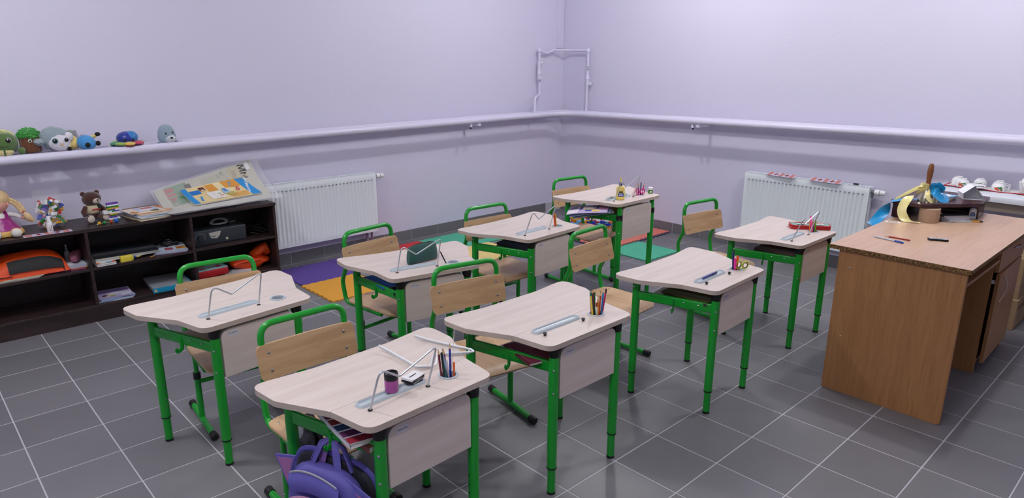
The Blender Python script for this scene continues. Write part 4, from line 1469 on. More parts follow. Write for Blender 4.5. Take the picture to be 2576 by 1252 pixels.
obj('lace', B().grid(wav, 10, 40, .001), mat('#e9e6e2', .8, bump=.4, bscale=400), cl, ang=60)
bd = [wav(0, k / 60) for k in range(61)]
obj('red_border', B().tube(bd, .006, 6, flat=(.0025, .008)), mat('#b8243c', .8, bump=.6, bscale=500), cl)
bd = [wav(k / 12, 0) for k in range(13)]
obj('red_border', B().tube(bd, .006, 6, flat=(.0025, .008)), mat('#b8243c', .8, bump=.6, bscale=500), cl)


def cup(label, x, y, z, hr, s=1.0, face=None):
    """teacup turned upside down"""
    t = thing('teacup', label, 'cup', (x, y, z), 0, 'white teacups with strawberries')
    obj('bowl', B().lathe([(.040 * s, 0), (.0405 * s, .003), (.041 * s, .022), (.0385 * s, .038), (.031 * s, .048), (.024 * s, .052), (.0235 * s, .058), (.021 * s, .0585), (.020 * s, .054), (0, .053)], 28), mat('#eef0f0', .12, coat=.5), t)
    a = hr
    d = Vector((cos(a), sin(a), 0))
    obj('handle', B().tube(fillet([d * .039 * s + Vector((0, 0, .008)), d * .060 * s + Vector((0, 0, .006)), d * .062 * s + Vector((0, 0, .034)), d * .036 * s + Vector((0, 0, .040))], [0, .012, .012, 0], 5), .0038, 8), mat('#eef0f0', .12, coat=.5), t)
    if face is not None:
        for k, (da, zz, r, c) in enumerate(((-.30, .020, .011, '#cf4a24'), (.28, .024, .010, '#2f7d33'), (.02, .011, .0065, '#c94a22'), (.50, .013, .0065, '#33702e'), (-.05, .026, .006, '#3b7c38'), (.42, .009, .005, '#c2482a'))):
            aa = face + da
            c0 = Vector((cos(aa) * .0405 * s, sin(aa) * .0405 * s, zz))
            q = Vector((cos(aa), sin(aa), .08)).to_track_quat('Z', 'Y').to_matrix().to_4x4()
            obj('strawberry_motif' if k % 2 == 0 else 'leaf_motif', B().ell((0, 0, 0), (r, r * .85, .0016), Matrix.Translation(c0) @ q, 12, 6).jitter(.0015, 220, k), mat(c, .3), t)
    return t


VF = math.atan2(-1.2, -5.4)
cup('front left upturned teacup with strawberry print on the side table', 3.715, -.290, WZ + .003, radians(165), 1, VF)
cup('back left upturned teacup, half hidden behind the front left one', 3.79, -.245, WZ + .004, radians(230), 1.0)
cup('upturned teacup standing behind the saucer', 3.80, -.375, WZ + .004, radians(20), .98, VF - .3)
cup('front right upturned teacup with strawberry print on the side table', 3.715, -.500, WZ + .003, radians(-60), 1, VF)
cup('back right upturned teacup, just showing above the front right one', 3.79, -.490, WZ + .004, radians(-70), 1.0)
sa = thing('saucer', 'white saucer with thin dark rim leaning before the cups', 'saucer', (3.675, -.372, WZ + .011))
sa.rotation_euler = (0, radians(-6), 0)
obj('dish', B().lathe([(0, 0), (.030, 0), (.050, .008), (.068, .015), (.069, .0165), (.052, .0115), (.030, .0035), (0, .003)], 32), mat('#eef0f0', .12, coat=.5), sa)
obj('rim_line', B().lathe([(.0655, .0160), (.0678, .0168)], 32, caps=False), mat('#8c8c86', .3), sa)
sp = thing('spoon', 'small dull metal spoon lying across the saucer', 'spoon', (3.675, -.372, WZ + .019))
obj('bowl', B().ell((-.005, .0, .002), (.014, .011, .005), None, 14, 8), mat('#8b8588', .3, metal=.7), sp)
obj('stem', B().tube([(.0, -.01, .003), (.012, -.055, .007)], .0022, 8), mat('#8b8588', .3, metal=.7), sp)
va = thing('teapot', 'white teapot with orange flower print at the right edge of the side table', 'teapot', (3.74, -.665, WZ + .003))
obj('body', B().lathe([(.030, 0), (.042, .004), (.055, .03), (.058, .055), (.052, .085), (.038, .108), (.026, .116), (.024, .120), (.012, .128), (.010, .134), (0, .138)], 28), mat('#efeeec', .15, coat=.4), va)
obj('spout', B().tube([(-.045, .02, .03), (-.075, .035, .055), (-.088, .040, .085)], .01, 10, radii=[.014, .010, .007]).jitter(0, 1), mat('#efeeec', .15, coat=.4), va)
random.seed(4)
pb = []
for k in range(36):
    aa = VF + random.uniform(-.9, 1.1)
    zz = random.uniform(.045, .100)
    rr = .0585 - max(0, zz - .06) * .34
    pb.append((aa, zz, rr, random.choice(['#d8622e', '#c98a3a', '#5b8a3c', '#b8482c'])))
for ci, c in enumerate(('#d8622e', '#c98a3a', '#5b8a3c', '#b8482c')):
    b = B()
    for aa, zz, rr, cc in pb:
        if cc == c:
            q = Vector((cos(aa), sin(aa), .2)).to_track_quat('Z', 'Y').to_matrix().to_4x4()
            b.ell((0, 0, 0), (.0035, .0028, .001), Matrix.Translation((cos(aa) * rr, sin(aa) * rr, zz)) @ q, 8, 4)
    obj('flower_print', b, mat(c, .4), va)

# ================================================================ cardboard boxes under it
CB = mat('#a98e6b', .8, var=.06, vscale=6)


def carton(label, x0, x1, y0, y1, z0, h, flap=False, icon=None, word=None):
    t = thing('cardboard_box', label, 'box', ((x0 + x1) / 2, (y0 + y1) / 2, z0), 0, 'cardboard boxes under the side table')
    w, d = x1 - x0, y1 - y0
    obj('walls', B().box((0, 0, h / 2), (w, d, h)), CB, t, .002, 1)
    if flap:
        obj('flap', B().box((-w / 2 + .004, .02, h + .055), (.004, d * .75, .11)), CB, t)
        obj('flap', B().box((.01, d / 2 - .004, h + .03), (w * .9, .004, .06)), CB, t)
    else:
        obj('tape', B().box((0, 0, h + .0004), (w + .001, .05, .0008)), mat('#c2a57c', .4), t)
    ML = Matrix.Translation((-w / 2 - .0006, 0, 0)) @ Matrix(((0, 0, -1, 0), (-1, 0, 0, 0), (0, 1, 0, 0), (0, 0, 0, 1)))
    MF = Matrix.Translation((0, -d / 2 - .0006, 0)) @ Matrix.Rotation(pi / 2, 4, 'X')
    if icon == 'up':
        X = d / 2 - .085
        it = [('#7c3c28', rect(X + .030, .100, X + .034, .148)), ('#7c3c28', [(X + .026, .145), (X + .038, .145), (X + .032, .160)]),
              ('#7c3c28', rect(X + .048, .100, X + .052, .148)), ('#7c3c28', [(X + .044, .145), (X + .056, .145), (X + .050, .160)]), ('#7c3c28', rect(X + .024, .092, X + .058, .096)),
              ('#7c3c28', rect(X - .002, .105, X + .001, .150)), ('#7c3c28', [(X - .022, .140), (X + .020, .140), (X + .008, .156), (X - .010, .156)])]
        prints('handling_marks', t, it, ML)
    elif icon:
        X = d / 2 - .08
        prints('handling_marks', t, [('#3c2a20', disc(X + .004, .036, .011, 10)), ('#a98e6b', disc(X + .001, .036, .006, 8)), ('#3c2a20', disc(X + .038, .036, .014, 10)), ('#6b5238', disc(X + .040, .040, .005, 8))], ML)
    if word:
        text_part('printed_word', word, .050, mat('#7a4a3a', .7), t, MF @ Matrix.Translation((-.02, .135, .0002)), .001)
        prints('printed_panel', t, [('#8e745a', disc(-.03, .070, .034, 14))], MF)
    else:
        prints('printed_panel', t, [('#6b543e', disc(-.02, .150, .040, 9)), ('#a0866a', disc(-.03, .160, .016, 9)), ('#6f573f', rect(-.10, .075, .10, .081)), ('#6f573f', rect(-.10, .060, .06, .066))], MF)
    return t


carton('lower cardboard box with arrows and umbrella mark on the floor', 3.292, 3.62, -.800, -.50, 0.001, .198, icon='up', word='ROSHEN')
carton('upper cardboard box with open flap standing on the lower one', 3.310, 3.61, -.790, -.52, .2005, .262, flap=True, icon='round')

# ================================================================ soft toys on the pipes of the left wall
def plush(col, bump=.5, sc=160):
    return mat(col, .9, sheen=.5, bump=bump, bscale=sc)


def eye(par, p, r, nrm, white=None, name='eye', iris=None):
    q = Vector(nrm).to_track_quat('Z', 'Y').to_matrix().to_4x4()
    P = Matrix.Translation(Vector(p)) @ q
    if white:
        e = obj(name, B().ell((0, 0, 0), (r * white, r * white * 1.05, r * .45), P, 16, 8), mat(iris or '#e8ece8', .3), par)
        pz = r * .30
    else:
        e = par
        pz = 0
    k = obj(name if not white else 'pupil', B().ell((0, 0, pz), (r, r, r * .5), P, 16, 8), mat('#0b0c10', .12, coat=.6), e)
    if white or r > .008:
        obj('glint', B().ell((-r * .25, r * .35, pz + r * .40), (r * .22, r * .22, r * .1), P, 8, 5), mat('#f4f6f8', .2), k)
    return e


PT = 1.081
# turtle
t = thing('plush_turtle', 'green plush turtle with big dark eyes at the left end of the pipe', 'soft toy', (-1.195, 3.475, PT))
obj('head', B().ell((0, 0, .066), (.082, .060, .064), None, 24, 16, .85, .9).jitter(.003, 18, 1), plush('#4c6b32'), t)
obj('shell', B().ell((-.01, .035, .098), (.086, .060, .046), None, 24, 12), plush('#8a9a55'), t)
b = B()
for k in range(7):
    a = -pi * .95 + k * .52
    b.tube([(-.01 + .087 * cos(a) * f, .035 + .061 * sin(a) * f, .098 + .047 * sqrt(max(0, 1 - f * f))) for f in (.2, .5, .8, .97)], .0035, 6)
b.tube([(-.01 + .088 * cos(a), .035 + .062 * sin(a), .096) for a in [2 * pi * i / 24 for i in range(24)]], .004, 6, closed=True)
obj('shell_pattern', b, plush('#d3d089', .3), t)
for x in (-.050, .028):
    eye(t, (x, -.054 + abs(x) * .12, .086), .0145, (x * 2, -1, .15), 1.15)
obj('mouth', B().tube([(-.024 + .048 * k / 6, -.0605, .058 - .010 * sin(pi * k / 6)) for k in range(7)], .0011, 6), mat('#26381c', .8), t)
pb = obj('belly', B().ell((-.006, -.040, .016), (.056, .022, .022), None, 20, 10), plush('#c9bd86', .3), t)
for k in range(4):
    obj('belly_line', B().tube([(-.05 + .03 * k, -.058, .030 - .003 * k), (-.04 + .025 * k, -.0615, .012)], .0012, 5), mat('#7d7040', .8), pb)
obj('belly_seam', B().box((.000, -.060, .018), (.009, .006, .034)), plush('#3c5a2a'), pb)
obj('flipper', B().ell((.088, -.03, .020), (.022, .018, .020), None, 14, 9).jitter(.004, 40, 3), plush('#4f7034'), t)
obj('flipper', B().ell((-.088, -.03, .020), (.022, .018, .020), None, 14, 9).jitter(.004, 40, 4), plush('#4f7034'), t)

# plush tree trunk
t = thing('plush_tree', 'plush brown tree trunk with shaggy green crown and round white eyes', 'soft toy', (-1.052, 3.500, PT))
tb = B()
n, prof = 48, [(0, 0), (.048, .001), (.056, .010), (.052, .050), (.054, .090), (.05, .098)]
vs, fs = [], []
for r, z in prof:
    for k in range(n):
        rr = r * (1 + (.035 if k % 4 < 2 else -.035) * (1 if r > .01 else 0))
        vs.append((rr * cos(2 * pi * k / n), rr * .9 * sin(2 * pi * k / n), z))
for i in range(len(prof) - 1):
    for k in range(n):
        fs.append((i * n + k, i * n + (k + 1) % n, (i + 1) * n + (k + 1) % n, (i + 1) * n + k))
obj('trunk', tb.add(vs, fs), plush('#6b3c20', .4), t, ang=80)
cr = obj('crown', B().ell((0, 0, .105), (.055, .050, .040), None, 20, 12), plush('#2c8a2e'), t)
random.seed(11)
sh = B()
for k in range(420):
    u, v = random.random() * 2 * pi, random.uniform(-.35, 1)
    c = sqrt(max(0, 1 - v * v))
    d = Vector((.055 * c * cos(u), .050 * c * sin(u), .040 * v))
    p = Vector((0, 0, .105)) + d * .95
    nn = (d.normalized() + Vector((random.uniform(-.5, .5), random.uniform(-.5, .5), random.uniform(-.5, .4)))).normalized()
    sh.tube([p, p + nn * random.uniform(.010, .018) + Vector((0, 0, -.003))], .003, 4, radii=[.0032, .0006])
so = obj('shag', sh, plush('#37a336', .2), cr)
so['kind'] = 'stuff'
for x in (-.005, .038):
    eye(t, (x, -.0515 + abs(x) * .28, .074), .0065, (x * 12, -1, .05), 1.55)

# owl
t = thing('plush_owl', 'grey plush owl with white face tipped on its side', 'soft toy', (-.940, 3.478, PT))
t.rotation_euler = (0, radians(16), radians(2))
t.location.z += .006
ow = B().ell((0, 0, .072), (.086, .064, .072), None, 34, 22).jitter(.006, 42, 3).jitter(.003, 120, 8)
obj('body', ow, plush('#8fa0a6', .9, 120), t, ang=80)
face = obj('face', B().ell((.014, -.038, .056), (.062, .036, .054), None, 28, 16).jitter(.003, 60, 5), plush('#e2dfe8', .8, 140), t, ang=80)
obj('brow', B().ell((.056, -.036, .098), (.026, .026, .030), None, 18, 10).jitter(.003, 60, 2), plush('#e2dfe8', .8, 140), t, ang=80)
eye(t, (-.016, -.071, .060), .0130, (-.25, -1, .1), 1.22, iris='#3b8a86')
eye(t, (.040, -.069, .080), .0130, (.3, -1, .1), 1.15, iris='#cfd8dc')
obj('beak', B().tube([(.022, -.073, .050), (.020, -.081, .038)], .005, 8, radii=[.0068, .0015]), mat('#c9a25c', .6), t)
obj('wing', B().ell((-.086, -.020, .034), (.030, .024, .020), None, 16, 10).jitter(.006, 60, 9), plush('#95a5aa', .9, 120), t)
obj('ear_tuft', B().ell((.070, .0, .128), (.016, .014, .018), None, 12, 8).jitter(.004, 60, 4), plush('#8b9a8e', .9, 120), t)
tag(obj('gift_tin', B().box((-.815, 3.578, PT + .055), (.055, .05, .115)), mat('#8d8a92', .4), None, .003), 'small grey box standing on the pipe behind the owl and the blue toy', 'box')

# blue and yellow plush insect
t = thing('plush_bee', 'blue and yellow plush toy with black hands lying on the pipe', 'soft toy', (-.795, 3.470, PT))
obj('head', B().ell((.022, -.012, .048), (.056, .046, .047), XF((0, 0, 0), 0, radians(14)), 24, 16).jitter(.002, 25, 2), mat('#3f8fcc', .7, sheen=.3), t)
obj('body', B().ell((-.040, .010, .046), (.036, .040, .044), None, 20, 12), mat('#e3cc7c', .75, sheen=.3), t)
for p, q in (((-.060, -.020, .040), (-.070, -.042, .022)), ((.074, .01, .070), (.094, .0, .083))):
    a = obj('arm', B().tube([p, q], .011, 10), mat('#e3cc7c', .75), t)
    d = (Vector(q) - Vector(p)).normalized()
    obj('hand', B().ell(tuple(Vector(q) + d * .012), (.017, .013, .013), None, 12, 8) if p[0] > 0 else B().box(tuple(Vector(q) + Vector((0, -.002, -.008))), (.022, .018, .022)), mat('#0d0e10', .8), a, .004 if p[0] < 0 else 0)
for p in ((.030, -.056, .030), (.094, -.030, .034)):
    obj('pompom', B().ell(p, (.015, .012, .016), None, 14, 9).jitter(.001, 90), mat('#0d0e10', .8), t)
for p in ((.004, -.030, .088), (.018, -.026, .093)):
    obj('stitch', B().ell(p, (.003, .002, .002), None, 8, 5), mat('#123a66', .8), t)

# octopus
t = thing('plush_octopus', 'rainbow plush octopus with dark blue head sitting on the pipe', 'soft toy', (-.525, 3.478, PT))
RB = ['#c43f20', '#d8752c', '#d9cf62', '#b9bf52', '#3f8f6a', '#8fae4a', '#d6b64a', '#c1305a']
hd = obj('head', B().ell((0, .0, .050), (.062, .056, .046), None, 26, 16), mat('#122a8c', .35, sheen=.4), t)
obj('head_patch', B().ell((.022, -.008, .058), (.046, .046, .0405), None, 22, 14), mat('#2473b4', .35, sheen=.4), hd)
for k in range(8):
    a = 2 * pi * (k + .5) / 8 - .4
    c, s = cos(a), sin(a)
    lg = obj('tentacle', B().ell((.070 * c, .064 * s, .019), (.034, .028, .013), None, 16, 9, 1, 1).jitter(.004, 30, k), mat(RB[k], .5, sheen=.4), t)
    obj('tentacle_underside', B().ell((.068 * c, .062 * s, .0065), (.031, .024, .0065), None, 14, 8), mat('#1b1c55' if k % 3 else '#8e1d3c', .5), lg)
obj('skirt', B().ell((0, 0, .014), (.062, .056, .012), None, 20, 8), mat('#2a7f7a', .5), t)
for x in (-.024, .026):
    eye(t, (x, -.0565 + abs(x) * .2, .043), .0078, (x * 8, -1, .0))

# seal
t = thing('plush_seal', 'pale blue grey plush seal pup upright on the pipe, right of the octopus', 'soft toy', (-.277, 3.480, PT))
obj('body', B().lathe([(0, 0), (.040, .002), (.054, .020), (.058, .045), (.053, .080), (.040, .108), (.022, .123), (0, .128)], 26, None, 1, .86), plush('#8b9fae', .25, 220), t)
mz = obj('muzzle', B().ell((.012, -.038, .030), (.036, .020, .027), None, 20, 12), plush('#ced3da', .25, 220), t)
obj('nose', B().ell((.014, -.0575, .037), (.010, .005, .0068), None, 12, 7), mat('#111318', .3), mz)
wk = B()
wk.tube([(.014, -.058, .031), (.014, -.0585, .022), (.004, -.0575, .015)], .0008, 5).tube([(.014, -.0585, .022), (.025, -.057, .016)], .0008, 5)
for s in (-1, 1):
    for k in range(3):
        wk.tube([(.014 + s * .016, -.0565, .022 + .004 * k), (.014 + s * .032, -.050, .021 + .007 * k)], .0006, 4)
obj('whiskers', wk, mat('#5a626c', .7), mz)
eye(t, (-.016, -.0455, .068), .0065, (-.3, -1, .15))
eye(t, (.028, -.0435, .072), .0065, (.4, -1, .15))
for p, q in (((-.024, -.038, .099), (-.016, -.039, .096)), ((.006, -.039, .104), (.008, -.041, .099))):
    obj('brow', B().tube([p, q], .0013, 5), mat('#48566a', .8), t)
for s in (-1, 1):
    obj('flipper', B().ell((s * .050, -.010, .006), (.018, .022, .007), None, 12, 7), plush('#7d8ea0', .25, 220), t)

# ================================================================ on top of the bookcase
ZT = SH
# doll sitting at the far left, seen from behind its ear
t = thing('rag_doll', 'doll with long blonde plait and magenta dress sitting on the bookcase', 'doll', (-1.275, 3.430, ZT))
SK = mat('#dba08e', .6)
HAIR = mat('#cdb083', .6, bump=.5, bscale=90)
obj('torso', B().lathe([(0, .05), (.040, .055), (.042, .09), (.032, .125), (.016, .138)], 18), mat('#dcd9d4', .85, bump=.3, bscale=120), t)
dr = obj('dress', B().lathe([(.050, .105), (.056, .085), (.074, .060), (.092, .035), (.098, .022)], 26, None, 1, .95).jitter(.004, 22, 5), mat('#8e1173', .35, sheen=.3, bump=.3, bscale=40), t, ang=80)
obj('hem', B().lathe([(.094, .034), (.104, .014), (.103, .004)], 26, None, 1, .95).jitter(.003, 22, 5), mat('#d9b063', .6), dr, ang=80)
for s in (-1, 1):
    obj('strap', B().tube([(s * .026, -.040, .10), (s * .026, -.038, .128), (s * .024, .0, .142)], .006, 8, flat=(.008, .0025)), mat('#8e1173', .4), dr)
    a = obj('arm', B().tube([(s * .032, 0, .125), (s * .075, -.01, .112), (s * .100, -.03, .100)], .013, 10, radii=[.014, .013, .011]), mat('#dcd9d4', .85), t)
    obj('hand', B().ell((s * .108, -.035, .096), (.012, .012, .010), None, 10, 7), SK, a)
    lg = obj('leg', B().tube([(s * .035, -.04, .026), (s * .045, -.10, .022)], .016, 10), SK, t)
    ft = obj('shoe', B().ell((s * .05, -.125, .027), (.028, .024, .0265), None, 16, 10), mat('#d9d3cb', .8), lg)
    obj('shoe_trim', B().tube([(s * .05 + .0275 * cos(a_), -.120 + .004, .027 + .026 * sin(a_)) for a_ in [2 * pi * i / 18 for i in range(18)]], .003, 6, closed=True), mat('#d9b063', .7), ft)
hd = obj('head', B().ell((-.010, .0, .195), (.062, .058, .062), None, 24, 16), SK, t)
obj('ear', B().ell((.042, -.036, .188), (.007, .006, .012), None, 10, 7), SK, hd)
obj('hair', B().ell((-.006, .008, .214), (.070, .066, .060), None, 26, 16).jitter(.002, 60, 2), HAIR, hd)
pl = [(.058, -.012, .205), (.078, -.025, .185), (.094, -.035, .160), (.106, -.042, .138)]
pb = B()
for i in range(9):
    f = i / 8
    a, c = Vector(pl[0]), Vector(pl[-1])
    p = a.lerp(c, f) + Vector((.008 * sin(f * 3), 0, .006 * sin(f * pi)))
    for s in (-1, 1):
        pb.ell(tuple(p + Vector((s * .007, 0, s * .004))), (.0125, .011, .0095), XF((0, 0, 0)), 10, 7)
obj('plait', pb, HAIR, hd)
obj('hair_tie', B().ell((.110, -.044, .132), (.010, .009, .007), None, 12, 7), mat('#b5282e', .6), hd)
obj('plait_end', B().tube([(.112, -.045, .128), (.122, -.050, .110), (.134, -.054, .090), (.150, -.058, .070)], .012, 12, radii=[.009, .019, .020, .010]).jitter(.002, 80, 2), HAIR, hd)


# ---------------------------------------------------------------- toy building bricks
def brick_mesh(nx, ny, u, h, m):
    b = B().box((0, 0, h / 2), (nx * u - .0004, ny * u - .0004, h))
    for i in range(nx):
        for j in range(ny):
            b.lathe([(u * .31, h), (u * .31, h + u * .2)], 8, Matrix.Translation(((i - (nx - 1) / 2) * u, (j - (ny - 1) / 2) * u, 0)))
    return mesh_of(b, m, 0)


BC = [('white', '#e8e8ea'), ('yellow', '#d9a51e'), ('red', '#c3261f'), ('blue', '#1a3fb0'), ('green', '#1c7a34'), ('purple', '#6a43a8'), ('orange', '#e07a1e'), ('light blue', '#74b4dc'), ('black', '#1c1c20')]
BM = {}


def brick(label, col, nx, ny, loc, rot, u=.016, h=.0115, group=None, name='toy_brick'):
    k = (col, nx, ny, u, h)
    if k not in BM:
        BM[k] = brick_mesh(nx, ny, u, h, mat(col, .3))
    o = link(name, BM[k], None, loc, rot)
    return tag(o, label, 'toy brick', group)


# clear bag full of bricks
BGX, BGY = -1.020, 3.475
t = thing('plastic_bag', 'clear plastic bag filled with coloured toy bricks on the bookcase', 'bag', (BGX, BGY, ZT + .001))
film = mat('#ffffff', .08, alpha=.07, key='clear_film')


def bagf(u, v):
    a = 2 * pi * u
    pw = lambda q, e: math.copysign(abs(q) ** e, q)
    f = 1 - max(0, v - .72) * .9
    w = .074 * (1 + .03 * sin(9 * v)) * (1 if v > .03 else .92)
    return (w * pw(cos(a), .7) + .004 * sin(13 * v + 5 * a), .046 * f * pw(sin(a), .7) + .004 * sin(11 * v + 3 * a), .004 + .236 * v + .006 * sin(5 * a) * max(0, v - .8) * 5)


obj('film', B().grid(bagf, 32, 16), film, t, ang=80)
random.seed(21)
cnt = {}
for k in range(84):
    col = random.choice(BC[:7] + BC[:1] * 5 + BC[1:3] + BC[4:5])
    sh = random.choice(((2, 2), (2, 4), (2, 3), (1, 4), (1, 6), (2, 2)))
    z = .010 + .150 * (k / 84)
    # a pile: most bricks near the front of the bag
    x, y = random.uniform(-.050, .050), random.uniform(-.030, .020)
    o = brick('%s toy brick inside the clear plastic bag on the bookcase' % col[0], col[1], sh[0], sh[1], (BGX + x, BGY + y, ZT + z),
              (random.uniform(-1.3, 1.3), random.uniform(-1.3, 1.3), random.uniform(0, 6.28)), .0150, .0120, 'toy bricks in the clear bag, %s' % col[0])

t = thing('spray_bottle', 'small white bottle standing before the bag of bricks', 'bottle', (-1.058, 3.302, ZT))
obj('body', B().lathe([(0, 0), (.0145, 0), (.0160, .003), (.0160, .058), (.013, .064), (.0095, .066)], 20), mat('#e6e7ea', .35), t)
obj('cap', B().lathe([(.0110, .066), (.0108, .100), (.0085, .103), (0, .104)], 18), mat('#eceef0', .3), t)
prints('label_print', t, [('#d08a3a', disc(-.005, .034, .0035, 8)), ('#6a4a8a', disc(-.003, .020, .0035, 8)), ('#4a4a52', rect(.004, .012, .0065, .050)), ('#c8503a', disc(.004, .006, .003, 8))],
       Matrix.Translation((0, -.0161, 0)) @ Matrix.Rotation(pi / 2, 4, 'X'), base=.0008)


def bookmark(label, loc, rz, L, W, curl=0.0, ry=0.0):
    t = thing('paper_strip', label, 'paper strip', loc, rz, 'embroidery patterned paper strips')
    t.rotation_euler = (ry, 0, rz)

    def f(u, v):
        return ((u - .5) * L, (v - .5) * W, .0012 + curl * (2 * v - 1) ** 2 * W)
    obj('paper', B().grid(f, 10, 4, .0006), mat('#c9c3dc', .6), t)
    b, ms = B(), []

    def pr(c, u0, v0, u1, v1):
        m = mat(c, .6)
        if m not in ms:
            ms.append(m)
        b.cur = ms.index(m)
        b.grid(lambda u, v: Vector(f(u0 + (u1 - u0) * u, v0 + (v1 - v0) * v)) + Vector((0, 0, .0006)), 2, 3, .0003)
    for c0 in (.04, .44, .82):
        for k, c in enumerate(('#c8402a', '#d88a3a', '#c8402a', '#c8402a', '#d88a3a', '#c8402a')):
            pr(c, c0 + k * .023, .02, c0 + k * .023 + .014, .98)
    for c0 in (.31, .70):
        pr('#2c3a34', c0 - .075, .42, c0 + .075, .58)
        pr('#c2342c', c0 - .03, .20, c0 + .03, .80)
        pr('#d9b84a', c0 - .022, .36, c0 + .028, .62)
    obj('pattern', b, ms, t)
    return t


bookmark('patterned paper strip lying on the front edge of the bookcase', (-1.075, 3.292, ZT), radians(0), .250, .066)
bookmark('patterned paper strip on the far half of the right radiator', (RX - .104, 1.025, .7175), radians(-95), .250, .070, 0, radians(15))
bookmark('patterned paper strip on the near half of the right radiator', (RX - .104, .655, .7175), radians(-92), .250, .070, 0, radians(15))
t = tag(obj('radiator_plug', B().box((RX - .06, .44, .714), (.022, .038, .012)), mat('#2a2a30', .5), None, .004), 'small dark lump lying on top of the right radiator', 'plug')

# ---------------------------------------------------------------- teddy bear
t = thing('teddy_bear', 'brown teddy bear in a cream shirt sitting on the bookcase', 'soft toy', (-.785, 3.480, ZT), radians(12))
BR = plush('#451b0f', .45, 320)
CRM = plush('#c9bdb0', .5, 150)
obj('torso', B().ell((0, 0, .068), (.044, .038, .056), None, 22, 14).jitter(.002, 60), BR, t)
sh = obj('shirt', B().ell((0, -.003, .078), (.0455, .040, .036), None, 22, 12, .8, 1), mat('#bdb392', .85, bump=.4, bscale=70), t)
obj('shirt_stripe', B().box((.006, -.0425, .082), (.052, .004, .009)), mat('#b0303a', .8), sh, .001)
obj('waistcoat', B().ell((.030, -.006, .088), (.022, .037, .030), None, 16, 10), mat('#2c302c', .85), sh)
hd = obj('head', B().ell((.002, -.004, .148), (.056, .050, .047), None, 26, 16).jitter(.002, 60, 3), BR, t)
for s in (-1, 1):
    obj('ear', B().ell((s * .042, .004, .184), (.017, .011, .015), None, 14, 9).jitter(.001, 90), BR, hd)
    obj('eye', B().ell((s * .018 + .004, -.050, .163), (.0035, .003, .0035), None, 8, 6), M_BLACK, hd)
mz = obj('muzzle', B().ell((.010, -.048, .138), (.023, .018, .018), None, 18, 11), CRM, hd)
obj('nose', B().ell((.012, -.0665, .146), (.0072, .004, .0052), None, 12, 7), mat('#0c0c0e', .25), mz)
obj('mouth', B().tube([(.004, -.0645, .131), (.010, -.066, .128), (.013, -.0665, .137), (.014, -.066, .129), (.020, -.0635, .132)], .0008, 5), mat('#3a2a28', .8), mz)
for s in (-1, 1):
    obj('arm', B().tube([(s * .038, -.004, .098), (s * .060, -.014, .070), (s * .058, -.030, .048)], .017, 12, radii=[.016, .018, .016]), BR, t)
    lg = obj('leg', B().tube([(s * .024, -.010, .030), (s * .040, -.045, .026), (s * .046, -.064, .028)], .02, 12, radii=[.022, .024, .024]), BR, t)
    obj('sole', B().ell((s * .047, -.074, .029), (.022, .012, .024), None, 16, 10), CRM, lg)

# ---------------------------------------------------------------- robot built of bricks (each brick a part)
t = thing('brick_tower', 'little tower built of white, purple, green and yellow toy bricks', 'toy', (-.683, 3.415, ZT), radians(8))
u, h = .0115, .0098
rows = [('#2c7a4a', 6, 0, 0), ('#e8e8ea', 6, 0, 0), ('#6a43a8', 4, -.5, 0), ('#1f7a2c', 2, -.3, 0), ('#c9a040', 4, -.2, 0), ('#e8e8ea', 6, 0, 0), ('#6a43a8', 2, 2, 1), ('#2a7a34', 2, 0, 1), ('#e8e8ea', 2, -2, 1),
        ('#e8e8ea', 2, 2, 2), ('#6a43a8', 2, 0, 2), ('#2a7a34', 2, -2, 2), ('#d2a648', 6, 0, 0), ('#1f7a2c', 6, 0, 0), ('#e8e8ea', 6, 0, 0), ('#6a43a8', 6, 0, 0)]
z = 0
prev = None
for c, nx, dx, g in rows:
    if g and prev == g:
        z -= h
    o = link('brick', BM.setdefault((c, nx, 2, u, h), brick_mesh(nx, 2, u, h, mat(c, .3))), t, (dx * u, 0, z))
    z += h
    prev = g if g else None
for zz in (5.2, 6.3):
    o = link('brick', BM.setdefault(('#e8e8ea', 3, 2, u, h), brick_mesh(3, 2, u, h, mat('#e8e8ea', .3))), t, (-.044, 0, zz * h))
t = thing('bead_caterpillar', 'small toy chain of yellow, green, red and blue beads before the tower', 'toy', (-.735, 3.338, ZT))
xs = [(-.052, '#d9a82c'), (-.022, '#1f8a48'), (.016, '#c23a22'), (.046, '#1a56c0')]
for i, (x, c) in enumerate(xs):
    r = .0095 if i < 3 else .0125
    b = B().ell((x, 0, r), (r, r, r), None, 14, 9)
    for s in (-1, 1):
        b.ell((x + s * r * .55, -.002, r * 1.75), (r * .45, r * .45, r * .45), None, 10, 6)
    obj('bead', b, mat(c, .3), t)
obj('cord', B().tube([(-.062, -.002, .004), (-.03, 0, .010), (.0, 0, .008), (.04, 0, .010)], .0016, 6), mat('#c9b98a', .7), t)
obj('cord_end', B().ell((-.064, -.002, .005), (.004, .004, .004), None, 8, 5), M_WHITE, t)

